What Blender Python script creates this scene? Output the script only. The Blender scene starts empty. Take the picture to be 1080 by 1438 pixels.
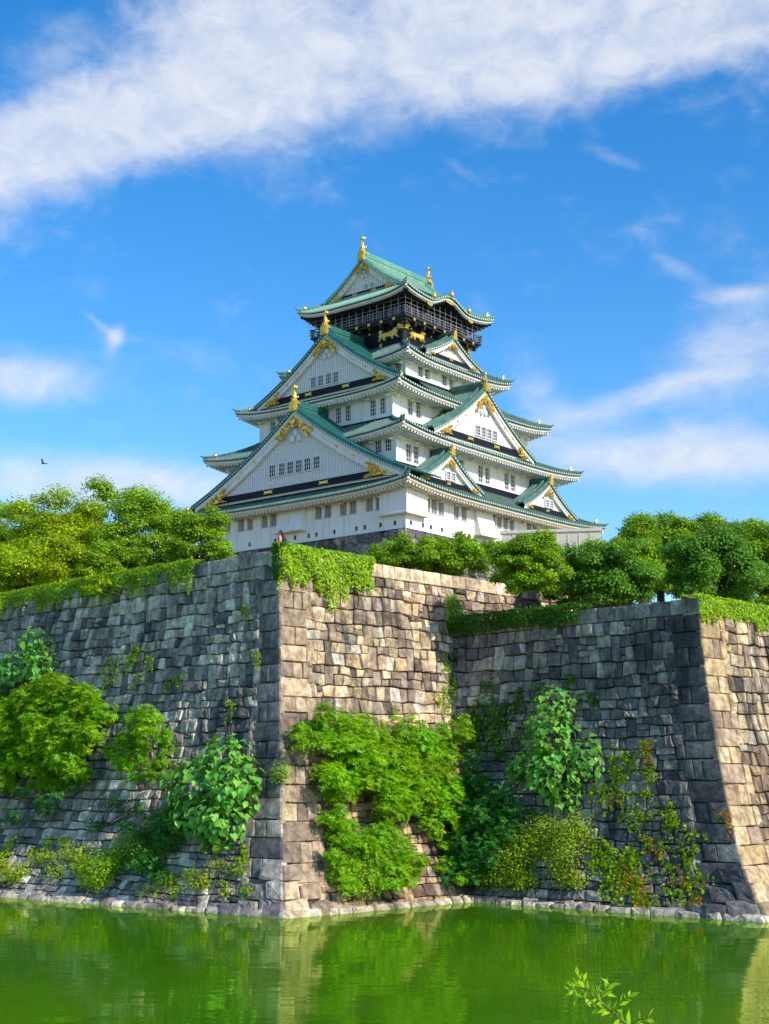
import bpy, math, random
import numpy as np
from mathutils import Vector

rnd = random.Random(7)
rng = np.random.default_rng(7)
R = math.radians
scene = bpy.context.scene
col = scene.collection

# ------------------------------------------------------------------ camera
CAM_H = 6.0
F_PX = 1958.7            # focal length in photo pixels (photo 1080 x 1438)
PITCH = R(11.01)
cam = bpy.data.cameras.new('camera')
camo = bpy.data.objects.new('camera', cam)
col.objects.link(camo)
cam.sensor_fit = 'VERTICAL'
cam.sensor_height = 36.0
cam.lens = 36.0 * F_PX / 1438.0
cam.clip_start = 0.1
cam.clip_end = 8000
camo.location = (0, 0, CAM_H)
camo.rotation_euler = (math.pi / 2 + PITCH, 0, 0)
scene.camera = camo

# ------------------------------------------------------------------ light
SUN_AZ, SUN_EL = 128.0, 35.0      # azimuth clockwise from +Y
SUN_STRENGTH = 4.3
SKY_STRENGTH = 0.15
scene.view_settings.view_transform = 'Standard'
scene.view_settings.look = 'None'
scene.view_settings.exposure = 0.28
scene.view_settings.gamma = 1.0
sl = bpy.data.lights.new('sun', 'SUN')
sl.energy = SUN_STRENGTH
sl.angle = R(0.5)
sl.color = (1.0, 0.935, 0.82)
so = bpy.data.objects.new('sun', sl)
col.objects.link(so)
sd_ = Vector((math.sin(R(SUN_AZ)) * math.cos(R(SUN_EL)), math.cos(R(SUN_AZ)) * math.cos(R(SUN_EL)), math.sin(R(SUN_EL))))
so.rotation_euler = sd_.to_track_quat('Z', 'Y').to_euler()
so.location = sd_ * 300


class NT:
    """small helper to write node trees"""
    def __init__(s, tree):
        s.t = tree
        s.n = tree.nodes
        s.l = tree.links

    def new(s, typ, **kw):
        n = s.n.new(typ)
        for k, v in kw.items():
            setattr(n, k, v)
        return n

    def set(s, sock, v):
        if isinstance(v, bpy.types.NodeSocket):
            s.l.new(v, sock)
        else:
            if isinstance(v, (tuple, list)) and len(v) == 3 and sock.type == 'RGBA':
                v = (*v, 1)
            sock.default_value = v

    def m(s, op, a, b=0.0, c=0.0, clamp=False):
        n = s.new('ShaderNodeMath', operation=op, use_clamp=clamp)
        for i, v in enumerate((a, b, c)):
            s.set(n.inputs[i], v)
        return n.outputs[0]

    def sm(s, v, a, b):
        n = s.new('ShaderNodeMapRange', interpolation_type='SMOOTHSTEP')
        for i, x in enumerate((v, a, b, 0.0, 1.0)):
            s.set(n.inputs[i], x)
        return n.outputs[0]

    def mix(s, fac, a, b, blend='MIX'):
        n = s.new('ShaderNodeMix', data_type='RGBA', blend_type=blend)
        s.set(n.inputs[0], fac)
        s.set(n.inputs[6], a)
        s.set(n.inputs[7], b)
        return n.outputs[2]

    def noise(s, vec, scale, detail=4.0, rough=0.55, dist=0.0, col=False):
        n = s.new('ShaderNodeTexNoise')
        if vec is not None:
            s.set(n.inputs['Vector'], vec)
        n.inputs['Scale'].default_value = scale
        n.inputs['Detail'].default_value = detail
        n.inputs['Roughness'].default_value = rough
        n.inputs['Distortion'].default_value = dist
        return n.outputs['Color' if col else 'Fac']

    def mapping(s, vec, scale=(1, 1, 1), rot=(0, 0, 0), loc=(0, 0, 0)):
        n = s.new('ShaderNodeMapping')
        s.set(n.inputs['Vector'], vec)
        n.inputs['Scale'].default_value = scale
        n.inputs['Rotation'].default_value = rot
        n.inputs['Location'].default_value = loc
        return n.outputs[0]

    def pos(s):
        return s.new('ShaderNodeNewGeometry').outputs['Position']


# ------------------------------------------------------------------ world
def px_dir(x, y):
    c = (x - 540) / F_PX
    v = (719 - y) / F_PX
    return np.array([c, math.cos(PITCH) - v * math.sin(PITCH), math.sin(PITCH) + v * math.cos(PITCH)])


def azel(x, y):
    d = px_dir(x, y)
    return math.degrees(math.atan2(d[0], d[1])), math.degrees(math.atan2(d[2], math.hypot(d[0], d[1])))


world = bpy.data.worlds.new('World')
scene.world = world
world.use_nodes = True
W = NT(world.node_tree)
W.n.clear()
sky = W.new('ShaderNodeTexSky', sky_type='NISHITA')
sky.sun_disc = False
sky.sun_elevation = R(SUN_EL)
sky.sun_rotation = R(SUN_AZ)
sky.altitude = 20
sky.air_density = 1.0
sky.dust_density = 0.35
sky.ozone_density = 2.2
hs = W.new('ShaderNodeHueSaturation')
hs.inputs['Saturation'].default_value = 1.44
hs.inputs['Value'].default_value = 1.24
W.set(hs.inputs['Color'], W.mix(1.0, sky.outputs[0], (1.04, 1.0, 1.0), 'MULTIPLY'))
tc = W.new('ShaderNodeTexCoord').outputs['Generated']
sx = W.new('ShaderNodeSeparateXYZ')
W.l.new(tc, sx.inputs[0])
dx, dy, dz = sx.outputs
AZ = W.m('MULTIPLY', W.m('ARCTAN2', dx, dy), 57.29578)
EL = W.m('MULTIPLY', W.m('ARCSINE', dz), 57.29578)
cv = W.new('ShaderNodeCombineXYZ')
W.l.new(AZ, cv.inputs[0])
W.l.new(EL, cv.inputs[1])
AE = cv.outputs[0]
n1 = W.noise(W.mapping(AE, (0.16, 0.24, 1), (0, 0, R(-14))), 1.0, 7, 0.56, 0.4)
n2 = W.noise(W.mapping(AE, (0.55, 0.8, 1), (0, 0, R(-20)), (7, 3, 0)), 1.0, 8, 0.62, 0.5)
n3 = W.noise(W.mapping(AE, (0.10, 0.40, 1), (0, 0, R(-10)), (3, 11, 0)), 1.0, 6, 0.6, 0.8)
fl = W.m('ADD', W.m('MULTIPLY', n1, 0.65), W.m('MULTIPLY', n2, 0.35))


def blob(px, py, rx, ry, rot=0):
    a, e = azel(px, py)
    u = W.m('SUBTRACT', AZ, a)
    v = W.m('SUBTRACT', EL, e)
    c, s_ = math.cos(R(rot)), math.sin(R(rot))
    k = 57.3 / F_PX
    uu = W.m('DIVIDE', W.m('ADD', W.m('MULTIPLY', u, c), W.m('MULTIPLY', v, s_)), rx * k)
    vv = W.m('DIVIDE', W.m('SUBTRACT', W.m('MULTIPLY', v, c), W.m('MULTIPLY', u, s_)), ry * k)
    r2 = W.m('ADD', W.m('MULTIPLY', uu, uu), W.m('MULTIPLY', vv, vv))
    return W.m('EXPONENT', W.m('MULTIPLY', r2, -1.0))


def add(*v):
    r = v[0]
    for x in v[1:]:
        r = W.m('ADD', r, x)
    return r


# broad diagonal bank of cloud across the top: sum of soft shapes eroded by noise
bank = add(blob(20, 205, 200, 56, 12), blob(230, 150, 200, 70, 14), blob(430, 110, 220, 78, 12), blob(640, 80, 240, 78, 10),
           blob(850, 55, 220, 66, 12), blob(1060, 5, 200, 52, 8), blob(330, 40, 130, 60, 0), blob(1250, -40, 260, 80, 8),
           blob(-180, 250, 240, 80, 10), blob(560, 20, 260, 60, 0))
bank = W.m('MINIMUM', bank, 1.35)
d_bank = W.sm(W.m('ADD', bank, W.m('MULTIPLY', W.m('SUBTRACT', fl, 0.5), 2.9)), 0.05, 1.6)
low = add(W.m('MULTIPLY', blob(1040, 495, 130, 75, 10), 0.78), W.m('MULTIPLY', blob(745, 530, 70, 50, -50), 0.52),
          W.m('MULTIPLY', blob(980, 640, 290, 48, -2), 1.0), W.m('MULTIPLY', blob(30, 532, 140, 44, 0), 0.85),
          W.m('MULTIPLY', blob(150, 680, 330, 46, 0), 0.95), W.m('MULTIPLY', blob(162, 474, 12, 22, -20), 0.5), W.m('MULTIPLY', blob(136, 452, 30, 8, -35), 0.46),
          W.m('MULTIPLY', blob(80, 70, 130, 70, 30), 0.5), W.m('MULTIPLY', blob(945, 372, 60, 16, -30), 0.48),
          W.m('MULTIPLY', blob(1035, 412, 50, 12, 0), 0.5), W.m('MULTIPLY', blob(870, 225, 40, 12, -20), 0.42),
          W.m('MULTIPLY', blob(650, 240, 60, 14, -30), 0.38), W.m('MULTIPLY', blob(300, 510, 200, 40, -10), 0.30),
          W.m('MULTIPLY', blob(880, 562, 120, 20, 14), 0.55), W.m('MULTIPLY', blob(830, 190, 40, 40, 60), 0.3))
fl2 = W.m('ADD', W.m('MULTIPLY', n3, 0.6), W.m('MULTIPLY', n2, 0.4))
d_low = W.m('MULTIPLY', W.sm(W.m('ADD', low, W.m('MULTIPLY', W.m('SUBTRACT', fl2, 0.5), 1.1)), 0.18, 1.15), 0.85)
dens = W.m('MAXIMUM', W.m('MULTIPLY', d_bank, 0.86), d_low)
ccol = W.mix(W.sm(n2, 0.35, 0.7), (0.72, 0.77, 0.88), (0.84, 0.86, 0.92))
csc = W.new('ShaderNodeVectorMath', operation='SCALE')
W.l.new(ccol, csc.inputs[0])
csc.inputs['Scale'].default_value = 0.86 / SKY_STRENGTH
skymix = W.mix(dens, hs.outputs[0], csc.outputs[0])
bg = W.new('ShaderNodeBackground')
bg.inputs['Strength'].default_value = SKY_STRENGTH
W.l.new(skymix, bg.inputs['Color'])
W.l.new(bg.outputs[0], W.new('ShaderNodeOutputWorld').inputs[0])


# ------------------------------------------------------------------ materials
def material(name):
    m = bpy.data.materials.new(name)
    m.use_nodes = True
    t = NT(m.node_tree)
    t.n.clear()
    b = t.new('ShaderNodeBsdfPrincipled')
    o = t.new('ShaderNodeOutputMaterial')
    t.l.new(b.outputs[0], o.inputs[0])
    return m, t, b, o


def bump(t, b, h, strength=0.3, dist=0.05):
    n = t.new('ShaderNodeBump')
    n.inputs['Strength'].default_value = strength
    n.inputs['Distance'].default_value = dist
    t.set(n.inputs['Height'], h)
    t.l.new(n.outputs[0], b.inputs['Normal'])


def simple(name, c, rough=0.7, metal=0.0, var=0.15, scale=3.0, bmp=0.0, spec=0.4):
    m, t, b, o = material(name)
    n = t.noise(t.pos(), scale, 5)
    d = tuple(x * (1 - var) for x in c)
    l = tuple(min(1, x * (1 + var)) for x in c)
    t.set(b.inputs['Base Color'], t.mix(n, d, l))
    b.inputs['Roughness'].default_value = rough
    b.inputs['Metallic'].default_value = metal
    b.inputs['Specular IOR Level'].default_value = spec
    if bmp:
        bump(t, b, t.noise(t.pos(), scale * 6, 5), bmp)
    return m


M = {}


def plaster_mat(name, c):
    m, t, b, o = material(name)
    p = t.pos()
    streak = t.noise(t.mapping(p, (1.6, 1.6, 0.16)), 1.0, 6, 0.6)
    big = t.noise(p, 0.25, 4)
    k = t.mix(t.sm(streak, 0.45, 0.72), c, (c[0] * 0.78, c[1] * 0.765, c[2] * 0.73))
    k = t.mix(t.sm(big, 0.45, 0.7), k, (c[0] * 0.93, c[1] * 0.92, c[2] * 0.88))
    t.set(b.inputs['Base Color'], k)
    b.inputs['Roughness'].default_value = 0.85
    b.inputs['Specular IOR Level'].default_value = 0.2
    bump(t, b, t.noise(p, 6, 6), 0.12, 0.03)
    return m


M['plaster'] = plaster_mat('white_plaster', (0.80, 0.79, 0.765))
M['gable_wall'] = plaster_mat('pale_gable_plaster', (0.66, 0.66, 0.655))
M['cream'] = plaster_mat('cream_plaster', (0.74, 0.69, 0.58))
M['hoarding'] = plaster_mat('pale_plaster', (0.62, 0.58, 0.50))


def copper_mat(name, c0, c1, c2):
    m, t, b, o = material(name)
    p = t.pos()
    n = t.noise(p, 0.5, 6, 0.6)
    s_ = t.noise(t.mapping(p, (2.5, 2.5, 0.8)), 1.2, 5)
    k = t.mix(t.sm(n, 0.35, 0.65), c0, c1)
    k = t.mix(t.m('MULTIPLY', t.sm(s_, 0.5, 0.72), 0.7), k, c2)
    t.set(b.inputs['Base Color'], k)
    b.inputs['Roughness'].default_value = 0.5
    b.inputs['Specular IOR Level'].default_value = 0.45
    bump(t, b, t.noise(p, 5, 5), 0.2, 0.04)
    return m


M['copper'] = copper_mat('green_copper_tile', (0.03, 0.105, 0.09), (0.075, 0.175, 0.14), (0.18, 0.21, 0.175))
M['copper_dark'] = copper_mat('dark_green_copper', (0.010, 0.10, 0.088), (0.02, 0.15, 0.125), (0.06, 0.11, 0.09))  # left gable roofs: their shade put into the copper colour; also small ridges
M['copper_top'] = copper_mat('mint_copper_tile', (0.09, 0.27, 0.195), (0.16, 0.36, 0.255), (0.24, 0.35, 0.25))
M['tile_rib'] = simple('pale_copper_rib', (0.20, 0.30, 0.245), 0.5, var=0.35, scale=1.5)
M['tile_rib_dark'] = simple('green_copper_rib', (0.04, 0.17, 0.14), 0.5, var=0.35, scale=1.5)  # rib tops for the shade-coloured left gable roofs
M['tile_end'] = simple('pale_tile_end', (0.45, 0.56, 0.47), 0.6, var=0.25)
M['black'] = simple('black_lacquer', (0.006, 0.008, 0.016), 0.6, var=0.3, spec=0.2)
M['dark_wood'] = simple('dark_timber', (0.022, 0.022, 0.028), 0.6, var=0.4)
M['room'] = simple('brown_timber', (0.07, 0.055, 0.045), 0.6, var=0.4)
M['gold'] = simple('gold_leaf', (0.80, 0.52, 0.10), 0.34, 0.75, 0.2, 4, 0.2)
M['pane'] = simple('dark_window_pane', (0.018, 0.03, 0.042), 0.25, var=0.3)
M['lattice'] = simple('white_lattice', (0.77, 0.76, 0.73), 0.7, var=0.06)
M['grey_bar'] = simple('grey_timber_bar', (0.50, 0.48, 0.45), 0.7, var=0.2)
M['net'] = simple('pale_steel_wire', (0.45, 0.47, 0.50), 0.5, 0.3, 0.1)
M['rail'] = simple('grey_rail', (0.13, 0.13, 0.14), 0.5, var=0.3)
M['bark'] = simple('tree_bark', (0.07, 0.05, 0.035), 0.9, var=0.4, scale=5, bmp=0.4)


def stone_mat(name, tint, dark=0.5):
    """weathered granite: per-stone colour attribute, blotches, lichen and drip stains"""
    m, t, b, o = material(name)
    p = t.pos()
    at = t.new('ShaderNodeVertexColor', layer_name='Col').outputs[0]
    base = t.mix(1.0, at, tint, 'MULTIPLY')
    fine = t.noise(p, 2.4, 8, 0.65)
    k = t.mix(t.sm(fine, 0.3, 0.72), t.mix(1.0, base, (0.48, 0.45, 0.44), 'MULTIPLY'), t.mix(1.0, base, (1.28, 1.25, 1.2), 'MULTIPLY'))
    drip = t.noise(t.mapping(p, (0.75, 0.75, 0.09)), 1.0, 6, 0.62)
    blot = t.noise(p, 0.22, 5, 0.6)
    st = t.m('MULTIPLY', t.sm(drip, 0.42, 0.64), t.sm(blot, 0.40, 0.60))
    k = t.mix(t.m('MULTIPLY', st, dark), k, (0.035, 0.032, 0.036))
    gr = t.noise(p, 9, 4, 0.7)
    k = t.mix(t.m('MULTIPLY', t.sm(gr, 0.55, 0.75), 0.35), k, (0.05, 0.045, 0.042))
    mo = t.m('MULTIPLY', t.sm(t.noise(p, 0.5, 6, 0.65), 0.58, 0.70), t.sm(t.noise(p, 5, 4), 0.45, 0.65))
    k = t.mix(t.m('MULTIPLY', mo, 0.3), k, (0.055, 0.075, 0.02))
    t.set(b.inputs['Base Color'], k)
    b.inputs['Roughness'].default_value = 0.88
    b.inputs['Specular IOR Level'].default_value = 0.25
    h = t.m('ADD', t.noise(p, 3.2, 8, 0.62), t.m('MULTIPLY', t.noise(t.mapping(p, (1, 1, 0.5)), 12, 5, 0.6), 0.4))
    bump(t, b, h, 0.75, 0.10)
    return m


M['stone'] = stone_mat('weathered_granite', (1.22, 1.16, 1.06), 0.85)
M['joint'] = simple('dark_joint_earth', (0.018, 0.016, 0.014), 0.95, var=0.4)
M['ground'] = simple('terrace_earth', (0.16, 0.14, 0.09), 0.95, var=0.3, scale=0.5)
M['bank'] = simple('bank_turf', (0.06, 0.10, 0.02), 0.95, var=0.4, scale=2)


def leaf_mat(name, c, trans=0.42, rough=0.45, spec=0.25):
    m, t, b, o = material(name)
    at = t.new('ShaderNodeVertexColor', layer_name='Col').outputs[0]
    k = t.mix(1.0, at, c, 'MULTIPLY')
    t.set(b.inputs['Base Color'], k)
    b.inputs['Roughness'].default_value = rough
    b.inputs['Specular IOR Level'].default_value = spec
    tr = t.new('ShaderNodeBsdfTranslucent')
    t.set(tr.inputs['Color'], t.mix(1.0, k, (1.25, 1.15, 0.5), 'MULTIPLY'))
    mx = t.new('ShaderNodeMixShader')
    mx.inputs[0].default_value = trans
    t.l.new(b.outputs[0], mx.inputs[1])
    t.l.new(tr.outputs[0], mx.inputs[2])
    t.l.new(mx.outputs[0], o.inputs[0])
    return m


M['leaf_yellow'] = leaf_mat('yellow_green_leaf', (0.36, 0.50, 0.010))
M['leaf_mid'] = leaf_mat('mid_green_leaf', (0.25, 0.43, 0.018))
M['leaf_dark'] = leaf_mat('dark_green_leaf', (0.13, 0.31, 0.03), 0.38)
M['leaf_bush'] = leaf_mat('bush_leaf', (0.24, 0.46, 0.012))
M['leaf_broad'] = leaf_mat('broad_leaf', (0.19, 0.47, 0.07), 0.35, 0.4)
M['leaf_ivy'] = leaf_mat('ivy_leaf', (0.30, 0.50, 0.012))
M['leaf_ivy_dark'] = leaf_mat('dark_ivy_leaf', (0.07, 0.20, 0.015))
M['leaf_creeper'] = leaf_mat('creeper_leaf', (0.30, 0.44, 0.012))
M['leaf_orange'] = leaf_mat('orange_creeper_leaf', (0.50, 0.26, 0.01))
M['leaf_shade'] = leaf_mat('shaded_green_leaf', (0.06, 0.23, 0.03))  # plants in the wall recess and lower down: shade put into leaf colour


# ------------------------------------------------------------------ mesh helpers
class MB:
    def __init__(s):
        s.v = []
        s.f = []
        s.mi = []
        s.c = []

    def add(s, verts, faces, mi=0, c=(1, 1, 1)):
        o = len(s.v)
        s.v.extend([tuple(map(float, p)) for p in verts])
        s.c.extend([c] * len(verts))
        for f in faces:
            s.f.append(tuple(i + o for i in f))
            s.mi.append(mi)

    def quad(s, a, b, c, d, mi=0):
        s.add((a, b, c, d), ((0, 1, 2, 3),), mi)

    def box(s, lo, hi, mi=0):
        x0, y0, z0 = lo
        x1, y1, z1 = hi
        s.add([(x0, y0, z0), (x1, y0, z0), (x1, y1, z0), (x0, y1, z0), (x0, y0, z1), (x1, y0, z1), (x1, y1, z1), (x0, y1, z1)],
              [(0, 3, 2, 1), (4, 5, 6, 7), (0, 1, 5, 4), (1, 2, 6, 5), (2, 3, 7, 6), (3, 0, 4, 7)], mi)

    def hexa(s, p, mi=0):
        """8 points: four of one end then four of the other"""
        s.add(p, [(0, 3, 2, 1), (4, 5, 6, 7), (0, 1, 5, 4), (1, 2, 6, 5), (2, 3, 7, 6), (3, 0, 4, 7)], mi)

    def tube(s, pts, rad, n=6, mi=0, caps=True, c=(1, 1, 1)):
        pts = [np.array(p, float) for p in pts]
        if not hasattr(rad, '__len__'):
            rad = [rad] * len(pts)
        V = []
        up = np.array([0.13, 0.21, 0.97])
        for i, p in enumerate(pts):
            d = pts[min(i + 1, len(pts) - 1)] - pts[max(i - 1, 0)]
            d = d / (np.linalg.norm(d) + 1e-9)
            a = np.cross(d, up)
            if np.linalg.norm(a) < 0.05:
                a = np.cross(d, (1, 0, 0))
            a /= np.linalg.norm(a)
            b = np.cross(d, a)
            for k in range(n):
                w = 2 * math.pi * k / n
                V.append(p + rad[i] * (a * math.cos(w) + b * math.sin(w)))
        Fc = []
        for i in range(len(pts) - 1):
            for k in range(n):
                Fc.append((i * n + k, i * n + (k + 1) % n, (i + 1) * n + (k + 1) % n, (i + 1) * n + k))
        if caps:
            Fc.append(tuple(range(n))[::-1])
            Fc.append(tuple((len(pts) - 1) * n + k for k in range(n)))
        s.add(V, Fc, mi, c)

    def ball(s, ctr, r, nu=8, nv=6, mi=0, rot=None):
        V = []
        Fc = []
        r = np.array(r if hasattr(r, '__len__') else (r, r, r), float)
        for j in range(nv + 1):
            th = math.pi * j / nv
            for i in range(nu):
                ph = 2 * math.pi * i / nu
                V.append(np.array(ctr) + r * np.array([math.sin(th) * math.cos(ph), math.sin(th) * math.sin(ph), math.cos(th)]))
        for j in range(nv):
            for i in range(nu):
                Fc.append((j * nu + i, j * nu + (i + 1) % nu, (j + 1) * nu + (i + 1) % nu, (j + 1) * nu + i))
        s.add(V, Fc, mi)

    def build(s, name, mats, parent=None, smooth=False, loc=None):
        me = bpy.data.meshes.new(name)
        me.from_pydata(s.v, [], s.f)
        if not isinstance(mats, (list, tuple)):
            mats = [mats]
        for m_ in mats:
            me.materials.append(m_)
        me.polygons.foreach_set('material_index', s.mi)
        if smooth:
            me.polygons.foreach_set('use_smooth', [True] * len(s.f))
        at = me.color_attributes.new('Col', 'FLOAT_COLOR', 'POINT')
        arr = np.ones((len(s.v), 4), np.float32)
        arr[:, :3] = np.array(s.c, np.float32)
        at.data.foreach_set('color', arr.ravel())
        me.update()
        return link(name, me, parent, loc)


def link(name, data, parent=None, loc=None):
    o = bpy.data.objects.new(name, data)
    col.objects.link(o)
    if parent:
        o.parent = parent
    if loc is not None:
        o.location = loc
    return o


def np_mesh(name, V, Q, C, mat, parent=None, nside=4, loc=None):
    """big mesh from numpy: V (n,3), Q (m,nside), C (n,3)"""
    me = bpy.data.meshes.new(name)
    n, m_ = len(V), len(Q)
    me.vertices.add(n)
    me.vertices.foreach_set('co', V.astype(np.float32).ravel())
    me.loops.add(m_ * nside)
    me.loops.foreach_set('vertex_index', Q.astype(np.int32).ravel())
    me.polygons.add(m_)
    me.polygons.foreach_set('loop_start', np.arange(m_, dtype=np.int32) * nside)
    me.materials.append(mat)
    at = me.color_attributes.new('Col', 'FLOAT_COLOR', 'POINT')
    arr = np.ones((n, 4), np.float32)
    arr[:, :3] = C
    at.data.foreach_set('color', arr.ravel())
    me.update(calc_edges=True)
    me.validate()
    return link(name, me, parent, loc)


def tag(o, label=None, cat=None, group=None, kind=None):
    if label:
        o['label'] = label
    if cat:
        o['category'] = cat
    if group:
        o['group'] = group
    if kind:
        o['kind'] = kind
    return o


def empty(name, loc=(0, 0, 0), rz=0.0):
    o = bpy.data.objects.new(name, None)
    col.objects.link(o)
    o.location = loc
    o.rotation_euler = (0, 0, rz)
    return o


def at_depth(x, y, Y):
    d = px_dir(x, y)
    return np.array([0, 0, CAM_H]) + d / d[1] * Y


# ------------------------------------------------------------------ moat walls (ramparts)
AZW = R(44.96)
Lv = np.array([math.sin(AZW), math.cos(AZW), 0.0])      # along the sunlit faces, away to the right
Sv = np.array([-math.cos(AZW), math.sin(AZW), 0.0])     # along the shaded faces, away to the left
Zv = np.array([0, 0, 1.0])
BS, BL = 4.02, 5.25                                       # batter of the shaded / sunlit faces
A_BOT = np.array([-4.67, 66.74, 0.0])
Z_A, Z_B = 18.29, 15.28
B_BOT = A_BOT + Lv * 13.7 - Sv * 16.42


def gcurve(t):
    t = min(max(t, -0.05), 1.0)
    toe = 0.13 * max(0.0, 1 - t / 0.24) ** 2
    return 1 - (0.3 * (1 - t) + 0.7 * (1 - t) ** 2) - toe


class Face:
    def __init__(s, org, d, n, bt, ob, zt, fl=0.0):
        s.o, s.d, s.n, s.bt, s.ob, s.zt, s.fl = org, d, n, bt, ob, zt, fl

    def P(s, q, z, dep=0.0):
        g = gcurve(z / s.zt)
        sl_ = 0.16
        flr = s.fl * min(max(q, 0.0), 32.0) * (1 - g)
        return s.o + s.d * (q + s.ob * g * math.exp(-max(q, 0) / 14)) - s.n * (s.bt * g) + s.n * (dep * 0.98 + flr) + Zv * (z + dep * sl_)

    def hit(s, px, py):
        """world point where the sight line through a pixel meets this face, with (q, z)"""
        d = px_dir(px, py)
        d = d / d[1]
        lo, hi = 30.0, 260.0

        def f(t):
            X = np.array([0, 0, CAM_H]) + d * t
            g = gcurve(X[2] / s.zt)
            q_ = (X - s.o) @ s.d
            return (X - s.o) @ s.n + s.bt * g - s.fl * min(max(q_ - s.ob * g * math.exp(-max(q_, 0) / 14), 0.0), 32.0) * (1 - g)
        for _ in range(50):
            mid = (lo + hi) / 2
            if f(mid) > 0:
                lo = mid
            else:
                hi = mid
        X = np.array([0, 0, CAM_H]) + d * lo
        g = gcurve(X[2] / s.zt)
        qq = (X - s.o) @ s.d
        q = qq
        for _ in range(20):
            q = qq - s.ob * g * math.exp(-max(q, 0) / 14)
        return X, q, X[2]


kB = Z_B / Z_A
F_AS = Face(A_BOT, Sv, -Lv, BS, BL, Z_A, 0.125)
F_AL = Face(A_BOT, Lv, -Sv, BL, BS, Z_A)
F_BS = Face(B_BOT, Sv, -Lv, BS * kB, BL * kB, Z_B, 0.055)
F_BL = Face(B_BOT, Lv, -Sv, BL * kB, BS * kB, Z_B)


def clip(poly, a, b, c):
    """keep a*x+b*y<=c"""
    out = []
    n = len(poly)
    for i in range(n):
        p, q = poly[i], poly[(i + 1) % n]
        fp, fq = a * p[0] + b * p[1] - c, a * q[0] + b * q[1] - c
        if fp <= 0:
            out.append(p)
        if (fp < 0 < fq) or (fq < 0 < fp):
            t = fp / (fp - fq)
            out.append((p[0] + (q[0] - p[0]) * t, p[1] + (q[1] - p[1]) * t))
    return out


def voronoi_cells(x0, x1, y0, y1, sw, sh, jit=0.26):
    k = sw / sh
    nr = max(1, int((y1 - y0) / sh))
    rows = []
    for r in range(-1, nr + 1):
        xs = []
        x = x0 - sw * (1.5 + rnd.random())
        while x < x1 + 1.5 * sw:
            w = sw * rnd.choice((rnd.uniform(0.55, 0.8), rnd.uniform(0.8, 1.2), rnd.uniform(0.9, 1.3), rnd.uniform(1.25, 1.75)))
            x += w
            if rnd.random() < 0.045:
                continue
            xs.append((x - w / 2, y0 + (r + 0.5 + rnd.uniform(-jit, jit) * 0.75) * (y1 - y0) / nr))
        rows.append(xs)
    out = []
    for r in range(1, len(rows) - 1):
        for (px, py) in rows[r]:
            if px < x0 - 0.1 or px > x1 + 0.1:
                continue
            cell = [(px - 2.2 * sw, py - 2 * sh), (px + 2.2 * sw, py - 2 * sh), (px + 2.2 * sw, py + 2 * sh), (px - 2.2 * sw, py + 2 * sh)]
            for rr in range(max(0, r - 2), min(len(rows), r + 3)):
                for (ax, ay) in rows[rr]:
                    if (ax, ay) == (px, py) or abs(ax - px) > 4 * sw:
                        continue
                    # bisector in the space where y is stretched
                    ex, ey = ax - px, (ay - py) * k
                    mx, my = (ax + px) / 2, (ay + py) / 2 * k
                    cell = clip(cell, ex, ey * k, ex * mx + ey * my)
            for (a, b, c) in ((1, 0, x1), (-1, 0, -x0), (0, 1, y1), (0, -1, -y0)):
                if cell:
                    cell = clip(cell, a, b, c)
            if len(cell) > 2:
                ar = 0.5 * abs(sum(cell[i][0] * cell[(i + 1) % len(cell)][1] - cell[(i + 1) % len(cell)][0] * cell[i][1] for i in range(len(cell))))
                if ar > 0.06 * sw * sh:
                    out.append(cell)
    return out


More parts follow.
